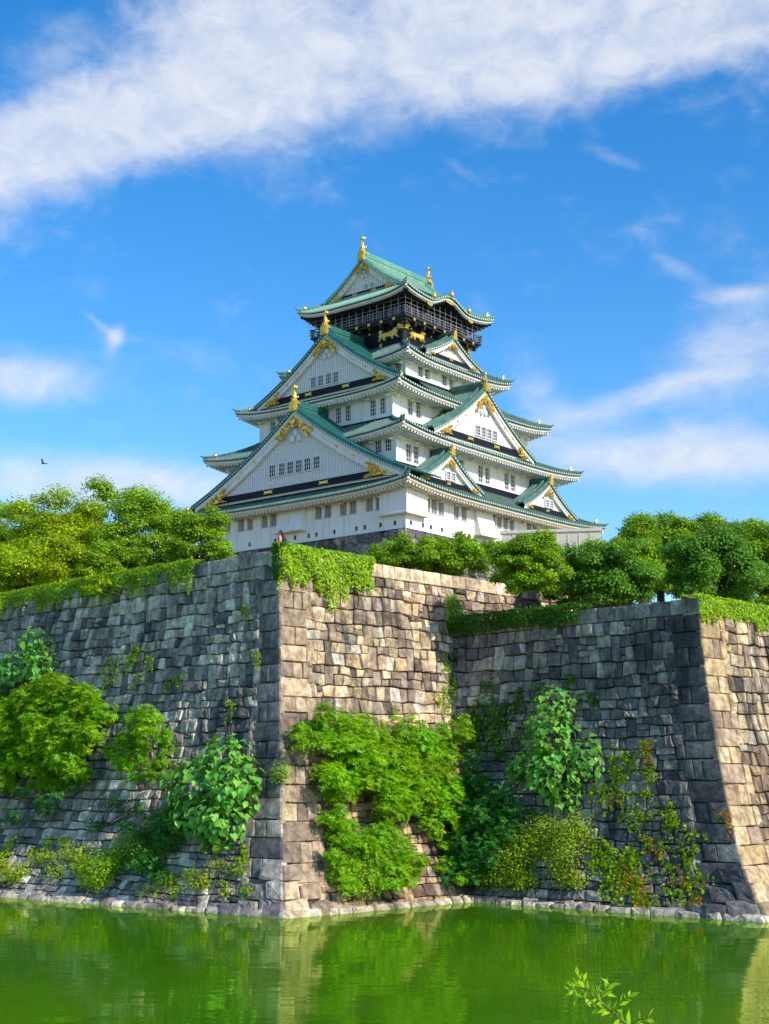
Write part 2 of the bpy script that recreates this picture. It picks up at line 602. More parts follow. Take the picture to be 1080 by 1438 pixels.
def coursed_cells(x0, x1, y0, y1, sw, sh):
    """roughly coursed rubble: wavy bed joints, leaning cross joints, some tall stones and some split ones"""
    hs_ = []
    tot = 0.0
    while tot < (y1 - y0) - 0.3 * sh:
        h = sh * rnd.choice((rnd.uniform(0.72, 0.95), rnd.uniform(0.9, 1.15), rnd.uniform(1.1, 1.4)))
        hs_.append(h)
        tot += h
    ys = [y0]
    for h in hs_:
        ys.append(ys[-1] + h * (y1 - y0) / tot)
    nk = int((x1 - x0) / (sw * 0.95)) + 4
    kx = np.linspace(x0 - sw, x1 + sw, nk)
    beds = []
    for i, y in enumerate(ys):
        amp = 0.0 if i in (0, len(ys) - 1) else 0.11 * sh
        ph = rnd.uniform(0, 6)
        kv = [y + rnd.uniform(-amp, amp) + (0.10 * sh * math.sin(x * 0.4 / sw + ph) if amp else 0) for x in kx]
        beds.append((lambda vv: (lambda x: float(np.interp(x, kx, vv))))(kv))
    out = []
    r = 0
    nr = len(ys) - 1

    def edge(bed, a, b, rev=False):
        xs = [a] + [x for x in kx if a + 0.16 * sw < x < b - 0.16 * sw] + [b]
        pts = [(x, bed(x)) for x in xs]
        return pts[::-1] if rev else pts

    def row(lo, hi, a, b):
        """fill one course between two fixed cross joints (bottom x, top x)"""
        L = b[0] - a[0]
        n = max(1, int(round(L / (sw * rnd.uniform(0.85, 1.15)))))
        ws = [rnd.choice((rnd.uniform(0.55, 0.85), rnd.uniform(0.85, 1.2), rnd.uniform(1.2, 1.7))) for _ in range(n)]
        s_ = sum(ws)
        left = a
        acc = 0.0
        for i, w in enumerate(ws):
            acc += w
            if i == n - 1:
                right = b
            else:
                f = acc / s_
                xb = a[0] + (b[0] - a[0]) * f
                ln = rnd.uniform(-0.17, 0.17) * sw
                right = (xb - ln, xb + ln)
            if right[0] - left[0] > 0.12 * sw and right[1] - left[1] > 0.12 * sw:
                bot = edge(lo, left[0], right[0])
                top = edge(hi, left[1], right[1], True)
                hgt = (top[0][1] + top[-1][1] - bot[0][1] - bot[-1][1]) / 2
                if rnd.random() < 0.05 and hgt > 0.9 * sh:      # split by a bed joint
                    f = rnd.uniform(0.35, 0.65)
                    ml = (left[0] + (left[1] - left[0]) * f, bot[0][1] + (top[-1][1] - bot[0][1]) * f)
                    mr_ = (right[0] + (right[1] - right[0]) * f, bot[-1][1] + (top[0][1] - bot[-1][1]) * (f + rnd.uniform(-0.1, 0.1)))
                    out.append(bot + [mr_, ml])
                    out.append([ml, mr_] + top)
                else:
                    out.append(bot + top)
            left = right

    while r < nr:
        if r + 1 < nr and rnd.random() < 0.75:
            # two courses tied together by occasional tall stones
            x = x0
            left = (x0, x0)
            left2 = (x0, x0)
            while x < x1:
                nx = x + sw * rnd.uniform(2.0, 5.0)
                w = sw * rnd.uniform(0.75, 1.15)
                if nx + w > x1 - sw:
                    row(beds[r], beds[r + 1], left, (x1, x1))
                    row(beds[r + 1], beds[r + 2], left2, (x1, x1))
                    break
                l0, l1, l2 = [nx + rnd.uniform(-0.14, 0.14) * sw for _ in range(3)]
                r0, r1, r2 = [nx + w + rnd.uniform(-0.12, 0.12) * sw for _ in range(3)]
                row(beds[r], beds[r + 1], left, (l0, l1))
                row(beds[r + 1], beds[r + 2], left2, (l1, l2))
                m0, m1 = beds[r + 1](l1), beds[r + 1](r1)
                out.append(edge(beds[r], l0, r0) + [(r1, m1)] + edge(beds[r + 2], l2, r2, True) + [(l1, m0)])
                left, left2 = (r0, r1), (r1, r2)
                x = nx + w
            r += 2
        else:
            row(beds[r], beds[r + 1], (x0, x0), (x1, x1))
            r += 1
    return out


def stone(mb, fc, poly, colr, gap=0.03, bulge=0.06, off=0.06, rough=0.03, rounded=True, tilt=0.05, back=0.3):
    n = len(poly)
    cx = sum(p[0] for p in poly) / n
    cy = sum(p[1] for p in poly) / n
    pts = poly
    if rounded:                                           # cut the corners once
        q = []
        for i in range(n):
            a, b = poly[i], poly[(i + 1) % n]
            f = rnd.uniform(0.03, 0.11)
            q.append((a[0] + (b[0] - a[0]) * f, a[1] + (b[1] - a[1]) * f))
            f = rnd.uniform(0.89, 0.97)
            q.append((a[0] + (b[0] - a[0]) * f, a[1] + (b[1] - a[1]) * f))
        pts = [p for i_, p in enumerate(q) if math.hypot(p[0] - q[i_ - 1][0], p[1] - q[i_ - 1][1]) > 0.012]
    else:
        q = []
        for i in range(n):
            a, b = poly[i], poly[(i + 1) % n]
            q.append((a[0] + (b[0] - a[0]) * 0.04, a[1] + (b[1] - a[1]) * 0.04))
            q.append((a[0] + (b[0] - a[0]) * 0.5, a[1] + (b[1] - a[1]) * 0.5))
            q.append((a[0] + (b[0] - a[0]) * 0.96, a[1] + (b[1] - a[1]) * 0.96))
        pts = q
    m = len(pts)
    size = math.sqrt(max(0.02, sum((p[0] - cx) ** 2 + (p[1] - cy) ** 2 for p in pts) / m))
    d0 = rnd.uniform(-off, off)
    tx, ty = rnd.uniform(-tilt, tilt), rnd.uniform(-tilt, tilt)
    sh_ = max(0.5, 1 - gap / size)
    V = []
    for (sc_, dep, nz) in ((sh_, -back, 0), (sh_, -0.07, 0.6), (sh_ * 0.93, 0.0, 0.8), (sh_ * 0.60, bulge * 0.7, 1.3)):
        for p in pts:
            x, y = cx + (p[0] - cx) * sc_, cy + (p[1] - cy) * sc_
            dd = dep + (d0 + tx * (p[0] - cx) + ty * (p[1] - cy) + rnd.uniform(-rough, rough) * nz if nz else 0)
            V.append(fc.P(x, y, dd))
    V.append(fc.P(cx, cy, bulge + d0 + rnd.uniform(-rough, rough)))
    Fc = []
    for r in range(3):
        for i in range(m):
            Fc.append((r * m + i, r * m + (i + 1) % m, (r + 1) * m + (i + 1) % m, (r + 1) * m + i))
    for i in range(m):
        Fc.append((3 * m + i, 3 * m + (i + 1) % m, 4 * m))
    mb.add(V, Fc, 0, colr)


def stone_col(pal, cool=0.0):
    c = np.array(rnd.choice(pal))
    c = c * rnd.uniform(0.74, 1.22)
    return tuple(c)


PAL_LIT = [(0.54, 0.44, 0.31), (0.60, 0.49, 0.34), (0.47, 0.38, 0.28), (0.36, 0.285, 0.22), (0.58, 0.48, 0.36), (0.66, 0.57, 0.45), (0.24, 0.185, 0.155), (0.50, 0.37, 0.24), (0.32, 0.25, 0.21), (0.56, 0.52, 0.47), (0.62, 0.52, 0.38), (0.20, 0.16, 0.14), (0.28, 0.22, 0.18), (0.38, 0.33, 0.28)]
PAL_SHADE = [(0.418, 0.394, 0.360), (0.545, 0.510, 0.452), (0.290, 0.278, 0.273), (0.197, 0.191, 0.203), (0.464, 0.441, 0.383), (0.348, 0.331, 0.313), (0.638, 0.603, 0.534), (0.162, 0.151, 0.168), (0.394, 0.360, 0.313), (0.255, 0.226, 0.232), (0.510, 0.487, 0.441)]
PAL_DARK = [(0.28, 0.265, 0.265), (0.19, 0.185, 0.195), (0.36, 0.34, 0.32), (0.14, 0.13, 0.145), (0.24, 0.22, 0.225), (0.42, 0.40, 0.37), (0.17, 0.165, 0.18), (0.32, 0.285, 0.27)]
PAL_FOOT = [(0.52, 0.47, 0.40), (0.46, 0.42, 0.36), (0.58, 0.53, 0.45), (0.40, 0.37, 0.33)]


def build_face(fc, length, pal, parent, phase, sw=0.70, sh=0.52, zlow=-0.4, qcut=None, corner_pal=None, label=None):
    """one face of a rampart as three parts: fieldstones, corner quoins and coping"""
    zc = fc.zt - 0.82
    corner_pal = corner_pal or pal
    mb = MB()
    # fieldstones, growing larger towards the foot
    H = zc - zlow
    wz = lambda y: zlow + H * (max(0.0, y - zlow) / H) ** 1.22
    for poly in coursed_cells(2.3, length, zlow, zc, sw, sh):
        poly = [(x, wz(y)) for x, y in poly]
        cq = sum(p[0] for p in poly) / len(poly)
        cz = sum(p[1] for p in poly) / len(poly)
        if qcut and cq > qcut[0] and cz < qcut[1]:
            continue
        c = np.array(stone_col(pal))
        zone = math.sin(cq * 0.31 + 1.3 * phase) * math.sin(cz * 0.42 + 0.15 * cq + 0.7) + 0.5 * math.sin(cq * 0.83 + cz * 0.5)
        c = c * (1.0 + 0.15 * zone)
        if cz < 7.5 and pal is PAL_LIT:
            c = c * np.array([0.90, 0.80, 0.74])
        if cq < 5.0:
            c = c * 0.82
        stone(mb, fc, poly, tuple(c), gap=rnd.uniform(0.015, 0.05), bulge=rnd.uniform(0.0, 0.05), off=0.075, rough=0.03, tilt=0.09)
    wall = mb.build('wall_face', M['stone'], parent)
    if label:
        wall['label'] = label
    # quoins
    mq = MB()
    z = zlow
    i = 0
    while z < zc - 0.01:
        hh = min(rnd.uniform(0.82, 1.05), zc - z)
        if zc - z - hh < 0.4:
            hh = zc - z
        l1 = (2.5 if (i + phase) % 2 else 1.25) * rnd.uniform(0.9, 1.12)
        end = 2.6 + rnd.uniform(-0.25, 0.5)
        cuts = [0.0, l1] + ([l1 + (end - l1) * 0.5] if end - l1 > 1.3 else []) + [max(end, l1 + 0.35)]
        for a, b in zip(cuts[:-1], cuts[1:]):
            j = lambda: rnd.uniform(-0.03, 0.03)
            poly = [(a + (j() if a else 0), z + j()), (b + j(), z + j()), (b + j(), z + hh + j()), (a + (j() if a else 0), z + hh + j())]
            stone(mq, fc, poly, stone_col(corner_pal), gap=0.02, bulge=0.03, off=0.012 if a == 0 else 0.04, rough=0.005, rounded=False, tilt=0.003)
        z += hh
        i += 1
    mq.build('quoin', M['stone'], parent)
    # coping
    mc = MB()
    q = 0.0
    while q < length:
        w = rnd.uniform(1.0, 1.7)
        poly = [(q, zc + 0.01), (q + w, zc + 0.01), (q + w, fc.zt + rnd.uniform(-0.03, 0.03)), (q, fc.zt + rnd.uniform(-0.03, 0.03))]
        stone(mc, fc, poly, tuple(np.array(stone_col(pal[:3] + pal[4:6])) * 1.05), gap=0.015, bulge=0.02, off=0.02, rough=0.01, rounded=False, tilt=0.01, back=1.0)
        q += w
    mc.build('coping', M['stone'], parent)
    # pale footing stones at the water line
    mf = MB()
    q = -0.5
    while q < length:
        w = rnd.uniform(0.7, 1.5)
        hh = rnd.uniform(0.22, 0.42)
        poly = [(q, -0.3), (q + w, -0.3), (q + w + rnd.uniform(-.06, .06), hh * rnd.uniform(0.8, 1.1)), (q + rnd.uniform(-.06, .06), hh)]
        n0 = len(mf.v)
        stone(mf, fc, poly, stone_col(PAL_FOOT), gap=0.03, bulge=0.05, off=0.08, rough=0.03, rounded=True, tilt=0.05, back=0.9)
        for kk in range(n0, len(mf.v)):
            p = np.array(mf.v[kk]) + fc.n * 0.42
            mf.v[kk] = tuple(p)
        q += w
    for q0, z0, w, hh in ((-0.25, -0.2, 1.5, 0.95), (1.2, -0.2, 1.3, 0.8), (-0.2, 0.7, 1.0, 0.85), (2.4, -0.2, 1.1, 0.7), (0.8, 0.65, 1.3, 0.7), (3.4, -0.2, 0.9, 0.6), (-0.12, 1.5, 1.4, 0.7)):
        n0 = len(mf.v)
        j = lambda: rnd.uniform(-0.12, 0.12)
        poly = [(q0 + (j() if q0 > 0 else 0), z0), (q0 + w + j(), z0), (q0 + w + j(), z0 + hh + j()), (q0 + w * 0.5, z0 + hh + j()), (q0 + (j() if q0 > 0 else 0), z0 + hh + j())]
        stone(mf, fc, poly, stone_col(corner_pal), gap=0.03, bulge=0.03, off=0.05, rough=0.03, tilt=0.10, back=0.9)
        for kk in range(n0, len(mf.v)):
            mf.v[kk] = tuple(np.array(mf.v[kk]) + fc.n * (0.36 - 0.13 * z0))
    mf.build('footing', M['stone'], parent)
    # dark backing behind the joints
    mj = MB()
    nq, nz = 30, 14
    V = []
    for a in range(nq + 1):
        for b in range(nz + 1):
            qq = 0.10 + (length - 0.1) * a / nq
            if a == 0:
                qq = 0.22
            V.append(fc.P(qq, -0.6 + (fc.zt + 0.5) * b / nz, -0.2))
    Fc = [(a * (nz + 1) + b, (a + 1) * (nz + 1) + b, (a + 1) * (nz + 1) + b + 1, a * (nz + 1) + b + 1) for a in range(nq) for b in range(nz)]
    mj.add(V, Fc)
    mj.build('wall_core', M['joint'], parent)


rampA = empty('stone_rampart', tuple(A_BOT))
tag(rampA, 'tall rampart of stone blocks, its sharp corner left of centre under bright ivy', 'stone wall')
rampB = empty('stone_rampart', tuple(B_BOT))
tag(rampB, 'lower dark stone rampart with its sharp corner at the right edge of the moat', 'stone wall')


def reparent_offset(root):
    for ch in root.children:
        ch.location = -np.array(root.location)


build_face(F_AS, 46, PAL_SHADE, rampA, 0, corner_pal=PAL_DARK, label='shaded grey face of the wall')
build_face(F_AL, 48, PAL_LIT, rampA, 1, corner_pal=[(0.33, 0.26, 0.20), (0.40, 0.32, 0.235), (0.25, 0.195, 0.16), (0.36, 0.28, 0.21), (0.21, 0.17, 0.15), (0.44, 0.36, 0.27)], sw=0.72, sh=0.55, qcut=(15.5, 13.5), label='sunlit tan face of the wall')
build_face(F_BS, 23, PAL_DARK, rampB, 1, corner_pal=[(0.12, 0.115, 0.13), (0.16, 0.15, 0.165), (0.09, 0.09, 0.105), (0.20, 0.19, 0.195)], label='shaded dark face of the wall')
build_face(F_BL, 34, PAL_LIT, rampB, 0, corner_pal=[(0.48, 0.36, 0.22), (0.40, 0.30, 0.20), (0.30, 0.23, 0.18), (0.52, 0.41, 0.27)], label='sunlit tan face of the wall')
reparent_offset(rampA)
reparent_offset(rampB)

# ------------------------------------------------------------------ ground, terraces, water
A_TOP = F_AS.P(0, Z_A)
B_TOP = F_BS.P(0, Z_B)


def sheet(name, pts, mat, kind='structure'):
    mb = MB()
    mb.add(pts, [tuple(range(len(pts)))])
    o = mb.build(name, mat)
    o['kind'] = kind
    return o


def terrace(name, top, dz, far):
    c = top + (Lv + Sv) * 0.45 - Zv * dz
    return sheet(name, [c, c + Lv * far, c + Lv * far + Sv * far, c + Sv * far], M['ground'])


terrace('ground', A_TOP, 0.12, 3000)
c = B_TOP + (Lv + Sv) * 0.45 - Zv * 0.12
sheet('lower_terrace_ground', [c, c + Lv * 400, c + Lv * 400 + Sv * 20, c + Sv * 20], M['ground'])

mb = MB()
bp = [(-3000, 0), (0, 0)]
prof = [(-400, 4.3), (4.0, 4.3), (7.2, 4.05), (9.5, 2.2), (12.0, -0.8)]
for i, (y, z) in enumerate(prof):
    mb.add([(-600, y, z), (600, y, z)], [])
for i in range(len(prof) - 1):
    mb.f.append((2 * i, 2 * i + 1, 2 * i + 3, 2 * i + 2))
    mb.mi.append(0)
bank = mb.build('near_bank_ground', M['bank'])
bank['kind'] = 'structure'


def water_mat():
    m = bpy.data.materials.new('green_moat_water')
    m.use_nodes = True
    t = NT(m.node_tree)
    t.n.clear()
    o = t.new('ShaderNodeOutputMaterial')
    p = t.pos()
    d = t.new('ShaderNodeBsdfDiffuse')
    alg = t.noise(t.mapping(p, (0.06, 0.03, 1)), 1.0, 4)
    t.set(d.inputs['Color'], t.mix(t.sm(alg, 0.3, 0.7), (0.030, 0.130, 0.003), (0.088, 0.215, 0.006)))
    g = t.new('ShaderNodeBsdfGlossy')
    g.inputs['Roughness'].default_value = 0.015
    t.set(g.inputs['Color'], (0.80, 0.96, 0.42))
    bp_ = t.new('ShaderNodeBump')
    bp_.inputs['Strength'].default_value = 0.5
    bp_.inputs['Distance'].default_value = 0.032
    w1 = t.noise(t.mapping(p, (0.30, 0.75, 1)), 1.0, 3, 0.5)
    w2 = t.noise(t.mapping(p, (2.2, 4.5, 1)), 1.0, 3, 0.5)
    calm = t.sm(t.noise(t.mapping(p, (0.05, 0.12, 1)), 1.0, 3), 0.35, 0.65)
    t.set(bp_.inputs['Height'], t.m('ADD', t.m('MULTIPLY', w1, 0.9), t.m('MULTIPLY', t.m('MULTIPLY', w2, 0.10), t.m('ADD', calm, 0.15))))
    t.l.new(bp_.outputs[0], g.inputs['Normal'])
    fr = t.new('ShaderNodeFresnel')
    fr.inputs['IOR'].default_value = 1.33
    mx = t.new('ShaderNodeMixShader')
    t.set(mx.inputs[0], t.m('MULTIPLY', fr.outputs[0], 0.9))
    t.l.new(d.outputs[0], mx.inputs[1])
    t.l.new(g.outputs[0], mx.inputs[2])
    t.l.new(mx.outputs[0], o.inputs[0])
    return m


M['water'] = water_mat()
sheet('moat_water', [(-900, 9, 0), (900, 9, 0), (900, 900, 0), (-900, 900, 0)], M['water'])

# ------------------------------------------------------------------ castle tower
TC = np.array([1.62, 180.0, 0.0])
TROT = R(90 - 39.29)
tower = empty('castle_tower', tuple(TC), TROT)
tag(tower, 'white five-storey castle tower with green roofs, gilded gables and a black top storey', 'castle')
# local frame: +x runs away along the sunlit face, +y along the shaded face;
# faces seen are L (x = -a) and R (y = -b)
SIDES = ('L', 'R', 'B', 'F')


def sp(k, h, d, z):
    """point of a side: h along it, d outward from the axis"""
    return {'L': (-d, h, z), 'R': (h, -d, z), 'B': (d, h, z), 'F': (h, d, z)}[k]


def dims(k, a, b):
    return (a, b) if k in 'LB' else (b, a)      # (outward, half length)


def wall_with_holes(mb, k, d, h0, h1, z0, z1, holes, depth=0.28):
    hs_ = sorted(set([h0, h1] + [v for r in holes for v in (r[0], r[1])]))
    zs_ = sorted(set([z0, z1] + [v for r in holes for v in (r[2], r[3])]))
    for i in range(len(hs_) - 1):
        for j in range(len(zs_) - 1):
            hm, zm = (hs_[i] + hs_[i + 1]) / 2, (zs_[j] + zs_[j + 1]) / 2
            if any(r[0] < hm < r[1] and r[2] < zm < r[3] for r in holes):
                continue
            mb.quad(sp(k, hs_[i], d, zs_[j]), sp(k, hs_[i + 1], d, zs_[j]), sp(k, hs_[i + 1], d, zs_[j + 1]), sp(k, hs_[i], d, zs_[j + 1]))
    for (a, b, c_, e) in holes:
        for p, q in (((a, c_), (b, c_)), ((b, c_), (b, e)), ((b, e), (a, e)), ((a, e), (a, c_))):
            mb.quad(sp(k, p[0], d, p[1]), sp(k, q[0], d, q[1]), sp(k, q[0], d - depth, q[1]), sp(k, p[0], d - depth, p[1]))


def sbox(mb, k, h0, h1, d0, d1, z0, z1, mi=0):
    p, q = sp(k, h0, d0, z0), sp(k, h1, d1, z1)
    mb.box([min(p[i], q[i]) for i in range(3)], [max(p[i], q[i]) for i in range(3)], mi)


def window(k, d, h0, h1, z0, z1, kind, depth=0.28, parent=tower, name='window'):
    mb = MB()
    sbox(mb, k, h0, h1, d - depth - 0.05, d - depth + 0.02, z0, z1, 0)
    if kind == 'lattice':
        for i in range(1, 3):
            x = h0 + (h1 - h0) * i / 3
            sbox(mb, k, x - 0.03, x + 0.03, d - depth + 0.03, d - depth + 0.10, z0, z1, 1)
        nz = 4
        for i in range(1, nz):
            z = z0 + (z1 - z0) * i / nz
            sbox(mb, k, h0, h1, d - depth + 0.03, d - depth + 0.085, z - 0.03, z + 0.03, 1)
        f = 0.07
        for (a, b, c_, e) in ((h0, h0 + f, z0, z1), (h1 - f, h1, z0, z1), (h0 + f, h1 - f, z0, z0 + f), (h0 + f, h1 - f, z1 - f, z1)):
            sbox(mb, k, a, b, d - depth + 0.021, d - depth + 0.16, c_, e, 1)
    else:
        n = 4
        for i in range(n):
            x = h0 + (h1 - h0) * (i + 0.5) / n
            w = (h1 - h0) / n * 0.17
            sbox(mb, k, x - w, x + w, d - depth + 0.05, d - depth + 0.22, z0, z1, 2)
        sbox(mb, k, h0 - 0.06, h1 + 0.06, d + 0.003, d + 0.08, z0 - 0.09, z0, 2)
    return mb.build(name, [M['pane'], M['lattice'], M['grey_bar']], parent)


def storey(a, b, z0, z1, mat, wins, holes_extra=()):
    """white storey: four walls, window openings on the two faces in view"""
    mb = MB()
    for k in SIDES:
        d, l = dims(k, a, b)
        holes = []
        for (kk, h, w, za, zb_, kind) in wins:
            if kk == k:
                holes.append((h - w / 2, h + w / 2, za, zb_))
        for (kk, h, w, za, zb_) in holes_extra:
            if kk == k:
                holes.append((h - w / 2, h + w / 2, za, zb_))
        wall_with_holes(mb, k, d, -l, l, z0, z1, holes)
    o = mb.build('storey_wall', mat, tower)
    for (kk, h, w, za, zb_, kind) in wins:
        d, l = dims(kk, a, b)
        window(kk, d, h - w / 2, h + w / 2, za, zb_, kind)
    for (kk, h, w, za, zb_) in holes_extra:
        d, l = dims(kk, a, b)
        mm = MB()
        sbox(mm, kk, h - w / 2, h + w / 2, d - 0.33, d - 0.26, za, zb_)
        mm.build('loophole', M['pane'], tower)
    return o


LIFT = 0.85


def roof(a, b, z, a2, b2, z2, aw, bw, mat, matn, white=True, kara=False, lift=LIFT, curve=0.35, gold_tips=True):
    """skirt roof from the eaves (a, b, z) up to the inner rectangle (a2, b2, z2)"""
    mb = MB()       # tiles
    me_ = MB()      # tile ends
    mf = MB()       # fascia
    mr = MB()       # rafters + soffit
    roots = {}

    def zz(k, s, t, l0, l1):
        l = l0 + (l1 - l0) * t
        e = min(1.0, abs(s) / max(l, 1e-3))
        v = z + (z2 - z) * ((1 - curve) * t + curve * t * t) + lift * e ** 4 * (1 - t) ** 1.5
        if kara and k == 'R':
            bp_ = 1.35 * (0.5 + 0.5 * math.cos(math.pi * min(1, abs(s + 0.2) / 4.3))) if abs(s + 0.2) < 4.3 else 0.0
            v = max(v, z + bp_ + 0.3 * t * (bp_ > 0)) if t > 0 else v + bp_
        return v
    for k in SIDES:
        d0, l0 = dims(k, a, b)
        d1, l1 = dims(k, a2, b2)
        dw, lw = dims(k, aw, bw)
        nrib = int(2 * l0 / 0.46)
        sp_ = 2 * l0 / nrib
        prof = []
        for i in range(nrib):
            c_ = -l0 + (i + 0.5) * sp_
            for (o, hgt) in ((-0.5, 0), (-0.22, 0.02), (-0.13, 0.17), (0.13, 0.17), (0.22, 0.02)):
                prof.append((c_ + o * sp_, hgt))
        prof.append((l0, 0))
        nt = 6
        V = []
        for (s, hg) in prof:
            tm = min(1.0, (l0 - abs(s)) / max(1e-6, l0 - l1)) if l0 > l1 else 1.0
            tm = max(tm, 0.0)
            for j in range(nt + 1):
                t = tm * j / nt
                V.append(sp(k, s, d0 + (d1 - d0) * t, zz(k, s, t, l0, l1) + hg))
        Fc = [(i * (nt + 1) + j, (i + 1) * (nt + 1) + j, (i + 1) * (nt + 1) + j + 1, i * (nt + 1) + j + 1) for i in range(len(prof) - 1) for j in range(nt)]
        o_ = len(mb.f)
        mb.add(V, Fc)
        for i in range(len(prof) - 1):
            if i % 5 == 2:
                for j in range(nt):
                    mb.mi[o_ + i * nt + j] = 2
        # eave edge under the tiles
        n = len(prof)
        V = []
        for (s, hg) in prof:
            ze = zz(k, s, 0, l0, l1)
            V += [sp(k, s, d0, ze + hg), sp(k, s, d0, ze - 0.14)]
        mb.add(V, [(2 * i, 2 * i + 1, 2 * i + 3, 2 * i + 2) for i in range(n - 1)])
        for i in range(nrib):
            c_ = -l0 + (i + 0.5) * sp_
            ze = zz(k, c_, 0, l0, l1) + 0.03
            V = [sp(k, c_, d0 + 0.035, ze)]
            for q in range(8):
                w = 2 * math.pi * q / 8
                V.append(sp(k, c_ + 0.125 * math.cos(w), d0 + 0.02, ze + 0.125 * math.sin(w)))
            me_.add(V, [(0, 1 + q, 1 + (q + 1) % 8) for q in range(8)])
        # fascia board, two steps
        ns = 48
        for (dd, za, zb_, mi) in ((0.24, -0.14, -0.40, 0), (0.36, -0.40, -0.56, 0)):
            V = []
            for i in range(ns + 1):
                s = (-1 + 2 * i / ns) * (l0 - dd)
                ze = zz(k, s, 0, l0, l1)
                V += [sp(k, s, d0 - dd, ze + za), sp(k, s, d0 - dd, ze + zb_)]
                V += [sp(k, s, d0 - dd - 0.22, ze + zb_)]
            mf.add(V, [(3 * i, 3 * i + 1, 3 * i + 4, 3 * i + 3) for i in range(ns)] + [(3 * i + 1, 3 * i + 2, 3 * i + 5, 3 * i + 4) for i in range(ns)], mi)
        # soffit
        V = []
        for i in range(ns + 1):
            s = (-1 + 2 * i / ns)
            so_, si_ = s * (l0 - 0.3), s * (lw - 0.0)
            V += [sp(k, so_, d0 - 0.3, zz(k, so_, 0, l0, l1) - 0.50), sp(k, si_, dw - 0.05, z - 0.20)]
        mr.add(V, [(2 * i, 2 * i + 1, 2 * i + 3, 2 * i + 2) for i in range(ns)])
        # rafters
        nr = int(2 * l0 / 0.56)
        for i in range(nr):
            s = -l0 + 0.35 + (2 * l0 - 0.7) * i / (nr - 1)
            zo = zz(k, s, 0, l0, l1) - 0.56
            lim = (l0 - abs(s)) / max(1e-6, (l0 - lw))
            din = d0 - 0.42 - (d0 - 0.42 - dw) * min(1.0, max(0.08, lim))
            w = 0.11
            do = d0 - 0.42
            zi = zo + ((z - 0.30) - zo) * (do - din) / max(0.1, do - dw) * 0.8
            mr.hexa([sp(k, s - w, do, zo - 0.20), sp(k, s + w, do, zo - 0.20), sp(k, s + w, do, zo), sp(k, s - w, do, zo),
                     sp(k, s - w, din, zi - 0.20), sp(k, s + w, din, zi - 0.20), sp(k, s + w, din, zi), sp(k, s - w, din, zi)])
        # purlin and brackets against the wall
        if white:
            sbox(mr, k, -lw, lw, dw + 0.01, dw + 0.30, z - 0.62, z - 0.34)
            nb = max(3, int(2 * lw / 2.6))
            for i in range(nb):
                s = -lw + 0.5 + (2 * lw - 1.0) * i / (nb - 1)
                sbox(mr, k, s - 0.17, s + 0.17, dw + 0.012, dw + 0.60, z - 0.86, z - 0.623)
    mb.add(me_.v, me_.f, 1)
    ro = mb.build('roof', [mat, M['tile_end'], M['tile_rib'] if mat is not M['copper_top'] else M['tile_end']], tower)
    mf.build('fascia', M['plaster'] if not matn else matn, ro)
    mr.build('rafters', M['dark_wood'] if not white else (matn or M['plaster']), ro)
    # hip ridges with a gilded end tile
    for (sx_, sy_) in ((-1, -1), (-1, 1), (1, -1), (1, 1)):
        mh = MB()
        pts = []
        for j in range(9):
            t = j / 8
            pts.append((sx_ * (a + (a2 - a) * t), sy_ * (b + (b2 - b) * t), z + (z2 - z) * ((1 - curve) * t + curve * t * t) + lift * (1 - t) ** 1.5 + 0.20))
        pts[0] = (pts[0][0], pts[0][1], pts[0][2] + 0.10)
        mh.tube(pts, [0.19] + [0.23] * 8, 8)
        ex, ey = sx_ / 1.414, sy_ / 1.414
        mh.tube([np.array(pts[0]) - np.array([ex * 0.2, ey * 0.2, 0]), np.array(pts[0]) + np.array([ex * 0.4, ey * 0.4, 0.25])], [0.15, 0.03], 6)
        mh.build('hip_ridge', mat, ro)
        if gold_tips:
            mg = MB()
            ex, ey = sx_ / 1.414, sy_ / 1.414
            p0 = np.array(pts[1]) * 0.25 + np.array(pts[2]) * 0.75
            mg.ball(p0 + np.array([0, 0, 0.16]), (0.24, 0.24, 0.28), 8, 6)
            mg.tube([p0 + np.array([0, 0, 0.3]), p0 + np.array([ex * 0.12, ey * 0.12, 0.5]), p0 + np.array([ex * 0.2, ey * 0.2, 0.72])], [0.14, 0.1, 0.02], 6)
            mg.tube([p0 + np.array([0, 0, 0.2]), p0 + np.array([ex * 0.3, ey * 0.3, 0.2]), p0 + np.array([ex * 0.42, ey * 0.42, 0.36])], [0.14, 0.08, 0.02], 6)
            mg.build('gilded_end_tile', M['gold'], ro)
            # bronze bell-like rafter tip under the corner
            mt = MB()
            p = np.array(pts[0])
            mt.tube([p + np.array([-ex * 0.2, -ey * 0.2, -0.62]), p + np.array([-ex * 1.4, -ey * 1.4, -0.72])], [0.17, 0.17], 6)
            mt.build('corner_rafter', matn or M['plaster'], ro)
    return ro


